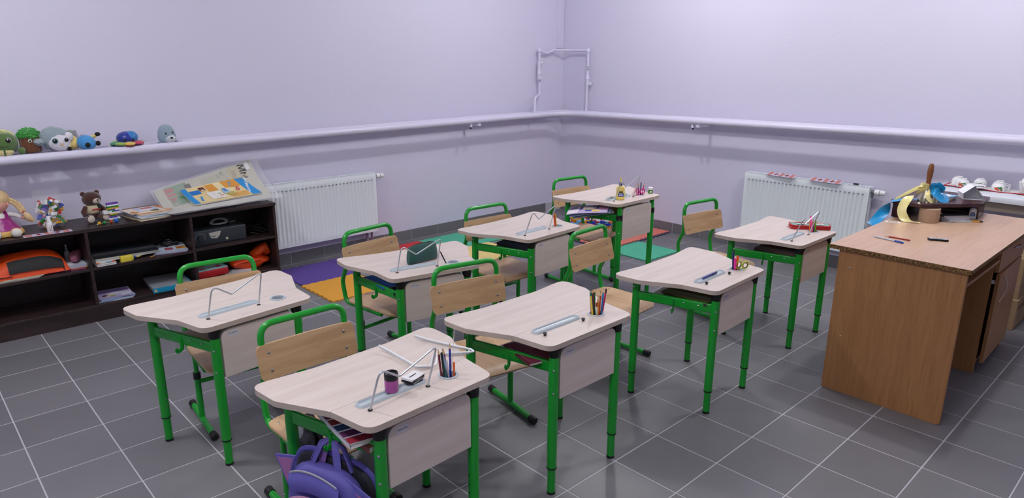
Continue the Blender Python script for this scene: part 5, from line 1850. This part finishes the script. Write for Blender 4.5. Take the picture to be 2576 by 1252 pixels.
# ---------------------------------------------------------------- children's magazines in a pile
mc = ['#d9c58a', '#c9b47a', '#8fb4cf', '#cfd6dc', '#7aa8cc', '#d9a05a']
for i in range(6):
    pr = None
    if i == 5:
        pr = [('#e8d9c8', rect(-.10, -.13, .10, .13)), ('#d98a3e', rect(-.10, .085, .10, .13)), ('#b7c3dc', rect(-.085, -.06, .03, .07)), ('#c96a5a', rect(-.07, -.02, -.03, .05)), ('#e8e4ea', rect(-.02, -.05, .025, .04)),
              ('#5d7a45', disc(.055, .03, .028, 12)), ('#2f3a28', disc(.055, .04, .013, 10)), ('#d8944a', disc(.02, -.095, .022, 10, .6)), ('#c98a4a', rect(.03, -.12, .08, -.075))]
    book('magazine', ('lowest', 'second', 'third', 'fourth', 'fifth', 'topmost')[i] + " children's magazine of the pile on the bookcase", 'magazine', (-.492 + .004 * (i % 3), 3.405 + .005 * (i % 2), ZT + .0005 + .0072 * i),
         radians(-84 + (4, -2, 3, 0, -3, 1)[i]), .272, .205, .007, mc[i], 'magazines on the bookcase', pr, soft=True)

# ---------------------------------------------------------------- posters and a textbook leaning on the wall
CBL, CBR, CTR, CTL = Vector((-.385, 3.262, .0)), Vector((.372, 3.348, .0)), Vector((.316, 3.600, .262)), Vector((-.380, 3.585, .108))


def leaf(u, v, lift=0.0):
    p = (CBL * (1 - u) + CBR * u) * (1 - v) + (CTL * (1 - u) + CTR * u) * v
    sag = -.030 * sin(pi * v) * (1 - .3 * u)
    n = Vector((-.12, -.62, .78))
    return p + n * (sag + .034 + lift)


pk = thing('poster_pack', 'stack of school posters in clear wrapping leaning on the wall above the bookcase', 'posters', (0, 0, ZT))
for i in range(4):
    obj('poster', B().grid(lambda u, v: leaf(.012 * i + u * (1 - .02 * i), v, -.0045 * i), 16, 10, .003), mat(('#c5c3b2', '#b7b7b2', '#c9c9c9', '#bcbcb6')[i], .5), pk)


def sheet_print(items, par, fn, name, eps=.0012):
    b, ms = B(), []
    for k, (c, u0, v0, u1, v1) in enumerate(items):
        m = mat(c, .55)
        if m not in ms:
            ms.append(m)
        b.cur = ms.index(m)
        b.grid(lambda u, v: fn(u0 + (u1 - u0) * u, v0 + (v1 - v0) * v, eps + .0003 * k), 6, 5, .0004)
    return obj(name, b, ms, par)


sheet_print([('#c4bb92', .72, .64, .91, .95), ('#7f9d80', .09, .34, .30, .97), ('#c06c66', .085, .60, .165, .93), ('#b85f5a', .10, .50, .15, .62), ('#4c4440', .275, .76, .335, .90), ('#c9a68a', .27, .72, .30, .80), ('#5f8a63', .17, .36, .27, .62),
             ('#c9b18f', .10, .36, .14, .42), ('#b9b79e', .44, .55, .70, .90), ('#e3e3e0', .92, .80, .965, .97)], pk, leaf, 'poster_print')


def text_on(fn, s, size, m, par, u, v, du, dv, rotdeg, name='lettering', bold=.0, eps=.0035, sx=1.0):
    p = fn(u, v, eps)
    ex = (fn(u + .01, v, eps) - p).normalized()
    ey = (fn(u, v + .01, eps) - p)
    ey = (ey - ex * ey.dot(ex)).normalized()
    ez = ex.cross(ey)
    M = Matrix(((ex.x, ey.x, ez.x, p.x), (ex.y, ey.y, ez.y, p.y), (ex.z, ey.z, ez.z, p.z), (0, 0, 0, 1))) @ Matrix.Rotation(radians(rotdeg), 4, 'Z')
    return text_part(name, s, size, m, par, M, bold, sx=sx)


INK = mat('#3c3d44', .6)
text_on(leaf, 'Мм', .075, INK, pk, .878, .80, 0, 0, -95, bold=.0012)
text_on(leaf, 'Мм', .045, mat('#98937a', .6), pk, .775, .78, 0, 0, -98)
for s, u, v in (('МА', .66, .87), ('МО', .62, .84), ('МИ', .69, .70), ('ОМ', .645, .67), ('М', .515, .66), ('М', .475, .70), ('М', .555, .63)):
    text_on(leaf, s, .030, mat('#6d6a5c', .6), pk, u, v, 0, 0, -95)
text_on(leaf, '2', .03, INK, pk, .945, .86, 0, 0, -95)
wrap = mat('#f4f6f8', .12, alpha=.22, key='wrap_film')
obj('wrapping', B().grid(lambda u, v: leaf(-.03 + 1.10 * u, -.05 + 1.08 * v, .006 + .004 * sin(9 * u + 4 * v)), 24, 14), wrap, pk, ang=80)
obj('wrapping_fold', B().grid(lambda u, v: leaf(-.02 + 1.12 * u, -.06 + .16 * v, .010 + .006 * sin(21 * u) * (1 - v)), 30, 5), wrap, pk, ang=80)
QTL, QTR, QBR, QBL = (.211, .753), (.822, .640), (.915, .135), (.254, .150)


def page(u, v, lift=0.0):
    a = (QBL[0] * (1 - u) + QBR[0] * u) * (1 - v) + (QTL[0] * (1 - u) + QTR[0] * u) * v
    c = (QBL[1] * (1 - u) + QBR[1] * u) * (1 - v) + (QTL[1] * (1 - u) + QTR[1] * u) * v
    return leaf(a, c, .020 + lift)


tb_ = thing('textbook', 'mathematics textbook with blue and yellow cover lying on the posters', 'textbook', (0, 0, ZT))
obj('pages', B().grid(lambda u, v: page(.005 + .99 * u, .01 + .98 * v, -.0005), 14, 8, .010), M_PAPER, tb_)
obj('cover', B().grid(page, 14, 8, .0012), mat('#e3cf98', .35), tb_)
sheet_print([('#2f8fd0', .86, .01, 1.0, .99), ('#2f8fd0', 0, .01, .085, .99), ('#d9973e', .36, .60, .52, .96), ('#e6d9a8', .50, .40, .70, .98), ('#d9973e', .62, .62, .86, .99), ('#d9a860', .58, .05, .84, .30), ('#1f74c0', .09, .58, .24, .80), ('#5a3020', .25, .72, .335, .90),
             ('#e0b79a', .265, .66, .315, .78), ('#e3e0da', .29, .12, .50, .56), ('#c9c5bd', .375, .10, .382, .58), ('#7aa860', .43, .36, .45, .42), ('#c96a4a', .43, .24, .45, .30), ('#7aa860', .46, .36, .48, .42), ('#c96a4a', .46, .24, .48, .30),
             ('#a9c8d8', .52, .30, .62, .55), ('#5b8ac0', .545, .42, .60, .62), ('#b8a860', .56, .16, .66, .36)], tb_, page, 'cover_print', .0008)
text_on(page, 'МАТЕМАТИКА', .0235, mat('#f2f4f6', .5), tb_, .925, .50, 0, 0, -98, bold=.0008, sx=1.0)
text_on(page, '1', .085, mat('#3f93cc', .5), tb_, .16, .26, 0, 0, -12, bold=.003)
text_on(page, 'Т', .055, mat('#4a9ad0', .5), tb_, .72, .76, 0, 0, -14, bold=.001)
text_on(page, 'Б', .050, mat('#c8446a', .5), tb_, .76, .46, 0, 0, -14, bold=.001)
text_on(page, '12', .035, mat('#8a9aa8', .5), tb_, .955, .93, 0, 0, -14)

# ================================================================ inside the bookcase
S2, S3 = .3575, .3625          # shelf surfaces of the middle and right bays
ZL = .3555                     # left bay
ZB = .1125                     # bottom boards


def blob(name, label, cat, loc, rad, col, rz=0, e=1.0, e2=.8, jit=(.012, 12), seed=1, rough=.7, bump=.2):
    t = thing(name, label, cat, loc, rz)
    obj('fabric', B().ell((0, 0, rad[2]), rad, None, 40, 24, e, e2).jitter(jit[0], jit[1], seed).jitter(jit[0] * .3, jit[1] * 4, seed + 3), mat(col, rough, bump=bump, bscale=60), t, ang=80)
    return t


# orange and black sports bag on the left bay's shelf
t = thing('gym_bag', 'orange and black fabric bag lying on the left shelf', 'bag', (-1.190, 3.435, ZL + .012))


def cush(w, d, h, seed):
    def f(u, v):
        a, b_ = 2 * u - 1, 2 * v - 1
        e = (1 - abs(a) ** 3) * (1 - abs(b_) ** 3)
        n = noise.noise(Vector((a * 2.5, b_ * 2.5, seed)))
        return (a * w, b_ * d, h * max(0.0, e) ** .5 + .008 * n * e)
    return f


fn = cush(.200, .150, .122, 3.0)
obj('upper_side', B().grid(fn, 26, 20), mat('#dc4810', .55, bump=.4, bscale=35), t, ang=80)
obj('under_side', B().grid(lambda u, v: (lambda p: (p[0], p[1], -p[2] * .12))(fn(u, v)), 20, 16), mat('#d64510', .55), t, ang=80)
obj('black_panel', B().grid(lambda u, v: Vector(fn(.22 + .70 * u, .012 + .15 * v)) + Vector((0, -.007, .003)), 24, 10, .003), mat('#16171a', .7), t, ang=80)
obj('drawstring', B().tube([(.15, -.08, .055), (.165, -.145, .02), (.175, -.168, -.018), (.18, -.172, -.05)], .0022, 6), M_BLACK, t)
obj('seam', B().tube([(-.2 + .02 * k, -.152 + .004 * sin(k), .018) for k in range(6)], .0025, 6), M_BLACK, t)
for i in range(3):
    book('notebook', ('lowest', 'middle', 'upper')[i] + ' thin notebook under the orange bag', 'notebook', (-1.262 + .01 * i, 3.350, ZL + .0005 + i * .004), radians(90 + 2 * i), .165, .205, .0038, ('#c9b8a8', '#d2cab8', '#c3c9b4')[i], 'notebooks under the orange bag', soft=True)
NBC = ('#b04a78', '#d9b05a', '#c7c3dc', '#b9c4d4')
for i in range(4):
    book('notebook', ('pink lowest', 'yellow second', 'lilac third', 'pale blue topmost')[i] + ' exercise book of the pile beside the orange bag', 'notebook', (-1.000 + .004 * (i % 2), 3.385 + .004 * i, ZL + .0005 + i * .0052), radians(84 + (0, 6, 3, 8)[i]), .165, .205, .005,
         NBC[i], 'exercise books on the left shelf', [('#d4d8e4', rect(-.06, -.08, .06, .02)), ('#9aa4b8', rect(-.05, -.06, .03, -.055))] if i == 3 else None, soft=True)
t = thing('white_box', 'small white carton lying on the exercise books of the left shelf', 'box', (-1.010, 3.345, ZL + .0218), radians(6))
obj('carton', B().box((0, 0, .008), (.085, .05, .016)), mat('#c9c9d0', .5), t, .001)
t = thing('spray_bottle', 'small clear spray bottle at the back of the left shelf', 'bottle', (-.952, 3.575, ZL))
obj('body', B().lathe([(0, 0), (.016, 0), (.017, .003), (.017, .06), (.009, .072)], 18), mat('#8d8d98', .3), t)
obj('spray_cap', B().lathe([(.009, .071), (.009, .082), (.006, .085), (.006, .105), (.004, .108)], 14), mat('#c9c9cf', .3), t)
t = thing('pencil_case', 'pink glittery pencil case lying on the exercise books of the left shelf', 'pencil case', (-.928, 3.450, ZL + .0218), radians(70))
obj('body', B().ell((0, 0, .030), (.085, .030, .030), None, 24, 14, .6, .7), mat('#a8667c', .35, bump=.5, bscale=300), t)
obj('zip', B().tube([(-.07, 0, .060), (0, 0, .0615), (.07, 0, .060)], .002, 6), mat('#8a4a60', .5), t)
# middle bay, upper shelf
for i in range(3):
    book('album', ('lowest white', 'middle pale', 'topmost dark covered')[i] + ' large album of the pile on the middle shelf', 'album', (-.665 + .004 * i, 3.440, S2 + .0195 + i * .0105), radians(92 - 2 * i), .275, .375, .010, ('#cfd0cc', '#c4c4bd', '#14181e')[i], 'albums on the middle shelf',
         [('#2a3440', rect(-.02, -.10, .02, .12)), ('#3f5568', rect(-.01, -.06, .0, .04))] if i == 2 else None, soft=True)
for i in range(2):
    book('book', ('lower', 'upper')[i] + ' of two small white and orange books under the albums', 'book', (-.800, 3.335, S2 + .0005 + i * .0095), radians(93), .150, .108, .009, ('#d9d9d8', '#dcdcda')[i], 'small books on the middle shelf',
         [('#d9662a', rect(-.074, .036, -.02, .053)), ('#d9662a', rect(-.074, -.053, -.02, -.036)), ('#7fa8b8', rect(-.074, -.034, -.03, .0))] if i else None)
for p in ((-.53, 3.56),):
    t = tag(obj('support_block', B().box((p[0], p[1], S2 + .0098), (.10, .10, .0186)), M_BLACK), 'black flat box under the back of the albums on the middle shelf', 'box')
glue_bottle('glue_bottle', 'yellow glue bottle lying on its side on the middle shelf', (-.712, 3.290, S2 + .0155), 0, .95, '#d8c544', '#17347e', '#c9b84a', None, rot=(0, radians(90), radians(6)))
for i in range(5):
    book('magazine', ('lowest', 'second', 'third', 'fourth', 'topmost')[i] + ' magazine of the pile on the middle shelf under the black car', 'magazine', (-.385 + .004 * (i % 2), 3.385 + .004 * i, S2 + .0005 + i * .0042), radians(78 + 4 * (i % 3)), .20, .205, .004, ('#9a8fb8', '#c9ccd8', '#b8c4d4', '#c4c8d0', '#aebfd0')[i],
         'magazines on the middle shelf', [('#d9a23a', rect(-.09, -.10, -.02, -.04)), ('#c9583a', disc(-.06, -.06, .018)), ('#b05060', rect(-.09, -.02, -.03, .03)), ('#d8dce0', rect(.0, -.05, .08, .06))] if i == 4 else None, soft=True)
t = thing('toy_car', 'black toy car on the magazines of the middle shelf', 'toy', (-.365, 3.430, S2 + .0225), radians(12))
obj('body', B().ell((0, 0, .028), (.062, .034, .020), None, 22, 12, .7, .7), mat('#15151a', .25), t)
obj('cabin', B().ell((-.008, 0, .046), (.034, .027, .016), None, 18, 10), mat('#0e0e12', .15), t)
obj('stripe', B().box((0, -.0335, .024), (.09, .002, .004)), mat('#8d9096', .3, metal=.6), t)
for sx in (-1, 1):
    for sy in (-1, 1):
        obj('wheel', B().cyl((sx * .036, sy * .026, .012), (sx * .036, sy * .034, .012), .012, 14), M_BLACK, t)
obj('aerial', B().tube([(-.01, .0, .055), (-.05, .01, .10)], .0012, 5), mat('#3a3a40', .4), t)
t = thing('leaf_sprig', 'dark green artificial leaves lying behind the magazines', 'leaves', (-.455, 3.50, S2 + .024))
for k in range(6):
    a = k * 1.05
    obj('leaf', B().grid(lambda u, v: (cos(a) * .05 * u - sin(a) * .014 * (2 * v - 1) * sin(pi * u), sin(a) * .05 * u + cos(a) * .014 * (2 * v - 1) * sin(pi * u), .003 + .012 * u * (1 - u) * 4), 8, 3), mat('#1d2a1c', .6), t, ang=80)
tag(obj('orange_peel', B().tube([(-.535, 3.280, S2 + .003), (-.522, 3.276, S2 + .007), (-.508, 3.281, S2 + .005)], .004, 8, radii=[.002, .004, .002]), mat('#c9902c', .6)), 'small curved orange strip on the edge of the middle shelf', 'scrap')
# middle bay, bottom
for i in range(4):
    book('magazine', ('lowest', 'second', 'third', 'topmost')[i] + ' magazine of the pile on the bottom board', 'magazine', (-.765 + .004 * (i % 2), 3.375, ZB + .0005 + i * .0062), radians(86 + 5 * (i % 3)), .200, .200, .006, ('#b8c4d8', '#a9bcd8', '#8fb0d4', '#a094b8')[i], 'magazines on the bottom board',
         [('#8a7ab0', rect(.02, -.09, .09, .09)), ('#c4b4a0', disc(-.045, .045, .026)), ('#23222a', disc(-.04, .06, .016)), ('#9aa85a', disc(-.06, .015, .016)), ('#d4d0e0', rect(-.03, -.05, .01, .03)), ('#c9ccdc', rect(-.085, -.09, -.02, -.03))] if i == 3 else None, soft=True)
t = thing('file_folder', 'translucent document case with turquoise edge on the bottom board', 'folder', (-.420, 3.400, ZB), radians(-4))
obj('case', B().box((0, 0, .017), (.245, .31, .030)), mat('#8d9298', .35), t, .004)
obj('edge_band', B().box((0, -.155, .017), (.250, .008, .034)), mat('#0b86ac', .35), t, .002)
obj('edge_band', B().box((.123, 0, .017), (.006, .31, .034)), mat('#0b86ac', .35), t, .002)
obj('clasp', B().cyl((-.108, -.160, .017), (-.108, -.150, .017), .010), mat('#b9b08a', .4), t)
# right bay
t = thing('stereo', 'dark grey radio cassette player with round knob on the right shelf', 'stereo', (-.055, 3.385, S3))
obj('housing', B().box((-.008, 0, .055), (.400, .13, .110)), mat('#2b3138', .45), t, .008, 3)
kb = obj('knob', B().cyl((-.135, -.064, .058), (-.135, -.082, .058), .021, 20), mat('#23282e', .35), t)
for k in range(11):
    a = radians(-30 + 24 * k)
    obj('dial_mark', B().box((-.135 + .032 * cos(a), -.0655, .058 + .032 * sin(a)), (.004, .001, .004)), mat('#aab0b6', .5), kb)
prints('badge', t, [('#a9a89e', [(-.075, .085), (.010, .092), (.000, .060), (-.020, .040), (-.062, .046)]), ('#2b3138', rect(-.06, .055, -.03, .060)), ('#bdbb9a', rect(.04, .020, .056, .036))], Matrix.Translation((0, -.0652, 0)) @ Matrix.Rotation(pi / 2, 4, 'X'))
obj('panel_line', B().box((-.085, -.0652, .055), (.0015, .001, .100)), M_BLACK, t)
t = thing('cable_coil', 'grey cable coiled on top of the radio cassette player', 'cable', (-.02, 3.40, S3 + .1105))
for k in range(4):
    obj('loop', B().tube([((.05 + .006 * k) * cos(a), .02 * sin(a), .012 + .030 * max(0, sin(a)) + .003 * k) for a in [2 * pi * i / 24 for i in range(24)]], .0022, 6, closed=True), mat('#8d9094', .5), t)
t = thing('plug_adapter', 'black power adapter on the radio cassette player', 'adapter', (.065, 3.40, S3 + .1105))
obj('housing', B().box((0, 0, .014), (.05, .04, .028)), M_BLACK, t, .004)
obj('pin', B().cyl((-.025, 0, .016), (-.04, 0, .018), .004), M_STEEL, t)
t = thing('cable_bundle', 'black cable heap right of the radio cassette player', 'cable', (.235, 3.42, S3))
for k in range(4):
    obj('loop', B().tube([(.06 * cos(a + k) + .01 * k, .05 * sin(a), .010 + .012 * k + .015 * sin(2 * a + k)) for a in [2 * pi * i / 24 for i in range(24)]], .004, 6, closed=True), mat('#101114', .5), t)
t = thing('pencil_case', 'red pencil case with sea blue patterned lid on the bottom board', 'pencil case', (-.125, 3.43, ZB), radians(3))
obj('body', B().box((0, 0, .030), (.225, .17, .056)), mat('#a8141a', .5), t, .010, 3)
obj('lid', B().box((0, 0, .060), (.218, .162, .008)), mat('#8ab8bc', .5), t, .003)
prints('lid_print', t, [('#b8323a', rect(-.08, -.06, -.04, -.03)), ('#a88a6a', rect(-.02, -.05, .03, -.02)), ('#b8323a', rect(.04, -.06, .07, -.01)), ('#b8323a', rect(-.06, .01, -.02, .04)), ('#d0dcdc', rect(.01, .01, .05, .05)), ('#b8323a', rect(.06, .02, .09, .05))], Matrix.Translation((0, 0, .064)))
blob('shoe_bag', 'crumpled orange drawstring bag at the right end of the bottom board', 'bag', (.175, 3.430, ZB), (.150, .085, .048), '#dc4408', radians(-4), 1.0, .8, (.030, 9), 4, .55, .4)
sb = [o for o in bpy.data.objects if o.name == 'shoe_bag'][0]
obj('gathered_neck', B().tube([(.03, 0, .075), (.085, -.01, .115), (.115, -.02, .145), (.145, -.03, .09)], .04, 20, radii=[.035, .040, .042, .025]).jitter(.012, 30, 2).jitter(.005, 90, 3), mat('#e04a0c', .55, bump=.4, bscale=60), sb, ang=80)
obj('drawstring', B().tube([(-.12, -.07, .055), (-.04, -.085, .062), (.05, -.08, .058), (.10, -.07, .075)], .003, 6), mat('#7a240a', .7), sb)
book('notebook', 'white notebook lying under the orange drawstring bag', 'notebook', (.06, 3.345, ZB + .0005), radians(4), .20, .16, .006, '#cfd0d4', soft=True)

# ================================================================ puzzle floor mats
MP = .466


def mat_mesh(col, S=MP, th=.010):
    """foam tile whose four edges carry interlocking teeth"""
    n, q = 14, .009
    h = S / 2 - q / 2
    b = B().box((0, 0, th / 2), (2 * h, 2 * h, th))
    d = 2 * h / n
    for s in range(4):
        M = Matrix.Rotation(s * pi / 2, 4, 'Z')
        for k in range(n):
            if (k + s) % 2:
                a = -h + k * d
                b.prism([(a + d * .16, -h), (a + d * .84, -h), (a + d * .95, -h - q), (a + d * .05, -h - q)][::-1], 0, th, M)
    return mesh_of(b, mat(col, .85, bump=.12, bscale=300))


MM = {}


def floor_mat(label, col, cx, cy, rz=0.0, z=.0):
    if col not in MM:
        MM[col] = mat_mesh(col)
    o = link('foam_mat', MM[col], None, (cx, cy, z), (0, 0, radians(rz)))
    return tag(o, label, 'floor mat', 'puzzle foam floor mats')


PUR, YL, RD, GR, PY, COR, NB = '#5b4494', '#e0a136', '#c5303a', '#4fb391', '#e8cf86', '#d3776a', '#33436a'
floor_mat('purple foam mat beside the end of the bookcase', PUR, .635, 3.262, 0)
floor_mat('purple foam mat under the left radiator behind the chair', PUR, .635 + MP, 3.275, 0)
floor_mat('deep yellow foam mat lying before the purple one', YL, .625, 2.796, 0)
floor_mat('red foam mat by the left skirting between purple and green', RD, 1.567, 3.275, 0)
floor_mat('sea green foam mat by the left skirting beside the red one', GR, 2.033, 3.28, 0)
floor_mat('sea green foam mat by the left skirting nearest the corner', GR, 2.499, 3.28, 0)
floor_mat('pale yellow foam mat under the desk with three pencils', PY, 2.033, 2.814, 0)
floor_mat('coral foam mat in the row before the toy bricks, nearer the left wall', COR, 3.125, 2.36, 0, .0105)
floor_mat('coral foam mat in the row before the toy bricks, touching the right wall', COR, 3.125 + MP, 2.36, 0, .0105)
floor_mat('coral foam mat in the corner under the toy bricks, left half', COR, 3.125, 2.36 + MP, 0, .0105)
floor_mat('coral foam mat in the corner under the toy bricks, right half', COR, 3.125 + MP, 2.36 + MP, 0, .0105)
floor_mat('navy foam mat showing under the left coral mat', NB, 3.118, 2.345, 0)
floor_mat('navy foam mat showing under the right coral mat', NB, 3.125 + MP, 2.350, 0)
floor_mat('sea green foam mat before the coral ones, alone on the tiles', GR, 3.075, 1.905, -1)

# toy bricks scattered on the coral mats
random.seed(33)
nb = 0
tiers = []
for k in range(210):
    x, y = random.gauss(3.43, .17), random.gauss(2.82, .15)
    if not (3.10 < x < 3.78 and 2.52 < y < 3.04):
        continue
    c = random.choice(BC[:8] + BC[:2] + BC[2:4])
    sh = random.choice(((2, 2), (2, 3), (2, 4), (2, 2), (1, 4)))
    lvl = 0
    for (a, b_, l) in tiers:
        if (a - x) ** 2 + (b_ - y) ** 2 < .035 ** 2:
            lvl = max(lvl, l + 1)
    if lvl > 2:
        continue
    tiers.append((x, y, lvl))
    brick('%s toy brick in the heap on the coral mats' % c[0], c[1], sh[0], sh[1], (x, y, .0212 + lvl * .0235), (random.choice((0, 0, 0, .25, -.25)), random.choice((0, 0, .2)), random.uniform(0, 6.28)), .0200, .0195, 'toy bricks heaped on the mats, %s' % c[0])

# ================================================================ bags at the nearest desk
bp = thing('backpack', 'violet blue school backpack with pink panels hanging under the nearest desk', 'backpack', on_desk('d1', -.258, .185, -.6135), radians(DK['d1'][2] + 17))
bp.scale = (.66, 1, 1)
ZD = .6285
VB, PK = mat('#5d57a8', .65, bump=.15, bscale=200), mat('#a06a9e', .6, bump=.1, bscale=200)
# local: width along y, outward (towards the room) -x; hangs from z about .45
obj('main_body', B().ell((-.030, 0, .222), (.072, .150, .190), None, 32, 22, .6, .7).jitter(.006, 9, 2), VB, bp, ang=80)
obj('back_section', B().ell((.036, .0, .228), (.030, .170, .195), None, 26, 18, .5, .55).jitter(.006, 9, 6), mat('#26262f', .7, bump=.2, bscale=120), bp, ang=80)
obj('back_piping', B().tube([(.040, .172 * math.copysign(abs(cos(a)) ** .5, cos(a)), .228 + .200 * abs(sin(a)) ** .45) for a in [pi * k / 20 for k in range(21)]], .011, 8), VB, bp)
obj('front_pocket', B().ell((-.095, .0, .165), (.062, .132, .160), None, 30, 20, .62, .7).jitter(.004, 10, 3), VB, bp, ang=80)
obj('top_panel', B().grid(lambda u, v: (-.110 - .012 * sin(pi * u) - .010 * sin(pi * v), -.100 + .20 * u, .422 - .072 * v - .030 * (2 * u - 1) ** 2), 14, 8, .014), mat('#6a65bc', .6), bp, ang=80)
obj('reflective_strip', B().tube([(-.112 - .012 * sin(pi * u), -.092 + .184 * u, .424 - .028 * (2 * u - 1) ** 2) for u in [k / 12 for k in range(13)]], .004, 6), mat('#a3a3aa', .4), bp)
zb = obj('zip_band', B().grid(lambda u, v: (-.128 - .020 * sin(pi * u) - .014 * v, -.122 + .244 * u, .350 - .036 * v - .062 * (2 * u - 1) ** 2), 16, 4, .010), mat('#bd88aa', .6), bp, ang=80)
obj('zip', B().tube([(-.144 - .020 * sin(pi * u), -.122 + .244 * u, .330 - .062 * (2 * u - 1) ** 2) for u in [k / 16 for k in range(17)]], .0028, 6), mat('#5a4a70', .5), zb)
for y in (.020, -.008):
    M = XF((-.171, y, .322), 0, radians(-14), 0)
    obj('zip_pull', B().prism([(p[0], p[1]) for p in [(.0045 * cos(a) * (1 if sin(a) > 0 else 1.9), -.020 + .023 * sin(a)) for a in [2 * pi * k / 16 for k in range(16)]]], -.001, .001, M @ Matrix(((0, 0, 1, 0), (1, 0, 0, 0), (0, 1, 0, 0), (0, 0, 0, 1)))), mat('#c9c6c2', .3, metal=.7), zb)
for pts, nm in (([(-.066, .095, .435), (-.070, .185, .418), (-.074, .135, .315)], 'ear_panel'), ([(-.040, -.070, .410), (-.050, -.190, .365), (-.062, -.205, .250), (-.07, -.130, .16)], 'side_panel')):
    P = [Vector(p) for p in pts]
    c = sum(P, Vector()) / len(P)
    e = obj(nm, B().add([p for p in P] + [p + Vector((.010, 0, 0)) for p in P], [tuple(range(len(P))), tuple(range(2 * len(P) - 1, len(P) - 1, -1))] + [(i, len(P) + i, len(P) + (i + 1) % len(P), (i + 1) % len(P)) for i in range(len(P))]), VB, bp, .003)
    Q = [c + (p - c) * .74 + Vector((-.0015, 0, 0)) for p in P]
    obj('pink_inset', B().add(Q + [q + Vector((.004, 0, 0)) for q in Q], [tuple(range(len(Q))), tuple(range(2 * len(Q) - 1, len(Q) - 1, -1))] + [(i, len(Q) + i, len(Q) + (i + 1) % len(Q), (i + 1) % len(Q)) for i in range(len(Q))]), PK, e)
hk = Vector((.035, .005, .478))
for dx, w, c in ((-.035, .055, VB), (.0, .035, mat('#8a63a8', .6)), (.015, .085, VB)):
    pts = [Vector((dx, -w, .400)), Vector((dx * .5 + hk.x * .5, -w * .55, .470)), hk + Vector((0, -.012, .004)), hk + Vector((0, .012, .004)), Vector((dx * .5 + hk.x * .5, w * .55, .470)), Vector((dx, w, .398))]
    obj('carry_loop', B().tube(fillet(pts, .02, 5), .006, 8, flat=(.0035, .013)), c, bp)
# shoe bag of black plastic behind it
t = thing('plastic_bag', 'crumpled shiny black plastic bag hanging behind the violet backpack', 'bag', (-.838, .440, .262))
obj('film', B().ell((0, 0, .085), (.035, .075, .105), None, 30, 20, 1, .8).jitter(.03, 14, 3).jitter(.012, 40, 5), mat('#141417', .18), t, ang=25)
obj('grey_side', B().ell((-.018, .040, .090), (.022, .034, .085), None, 20, 14).jitter(.018, 22, 8), mat('#8f8f98', .25), t, ang=25)
t = thing('plastic_bag', 'pale grey plastic bag peeping out right of the violet backpack', 'bag', (-.730, .225, .24))
obj('film', B().ell((0, 0, .07), (.05, .06, .085), None, 24, 16, .8, .8).jitter(.02, 16, 7), mat('#c9c8cc', .35), t, ang=30)
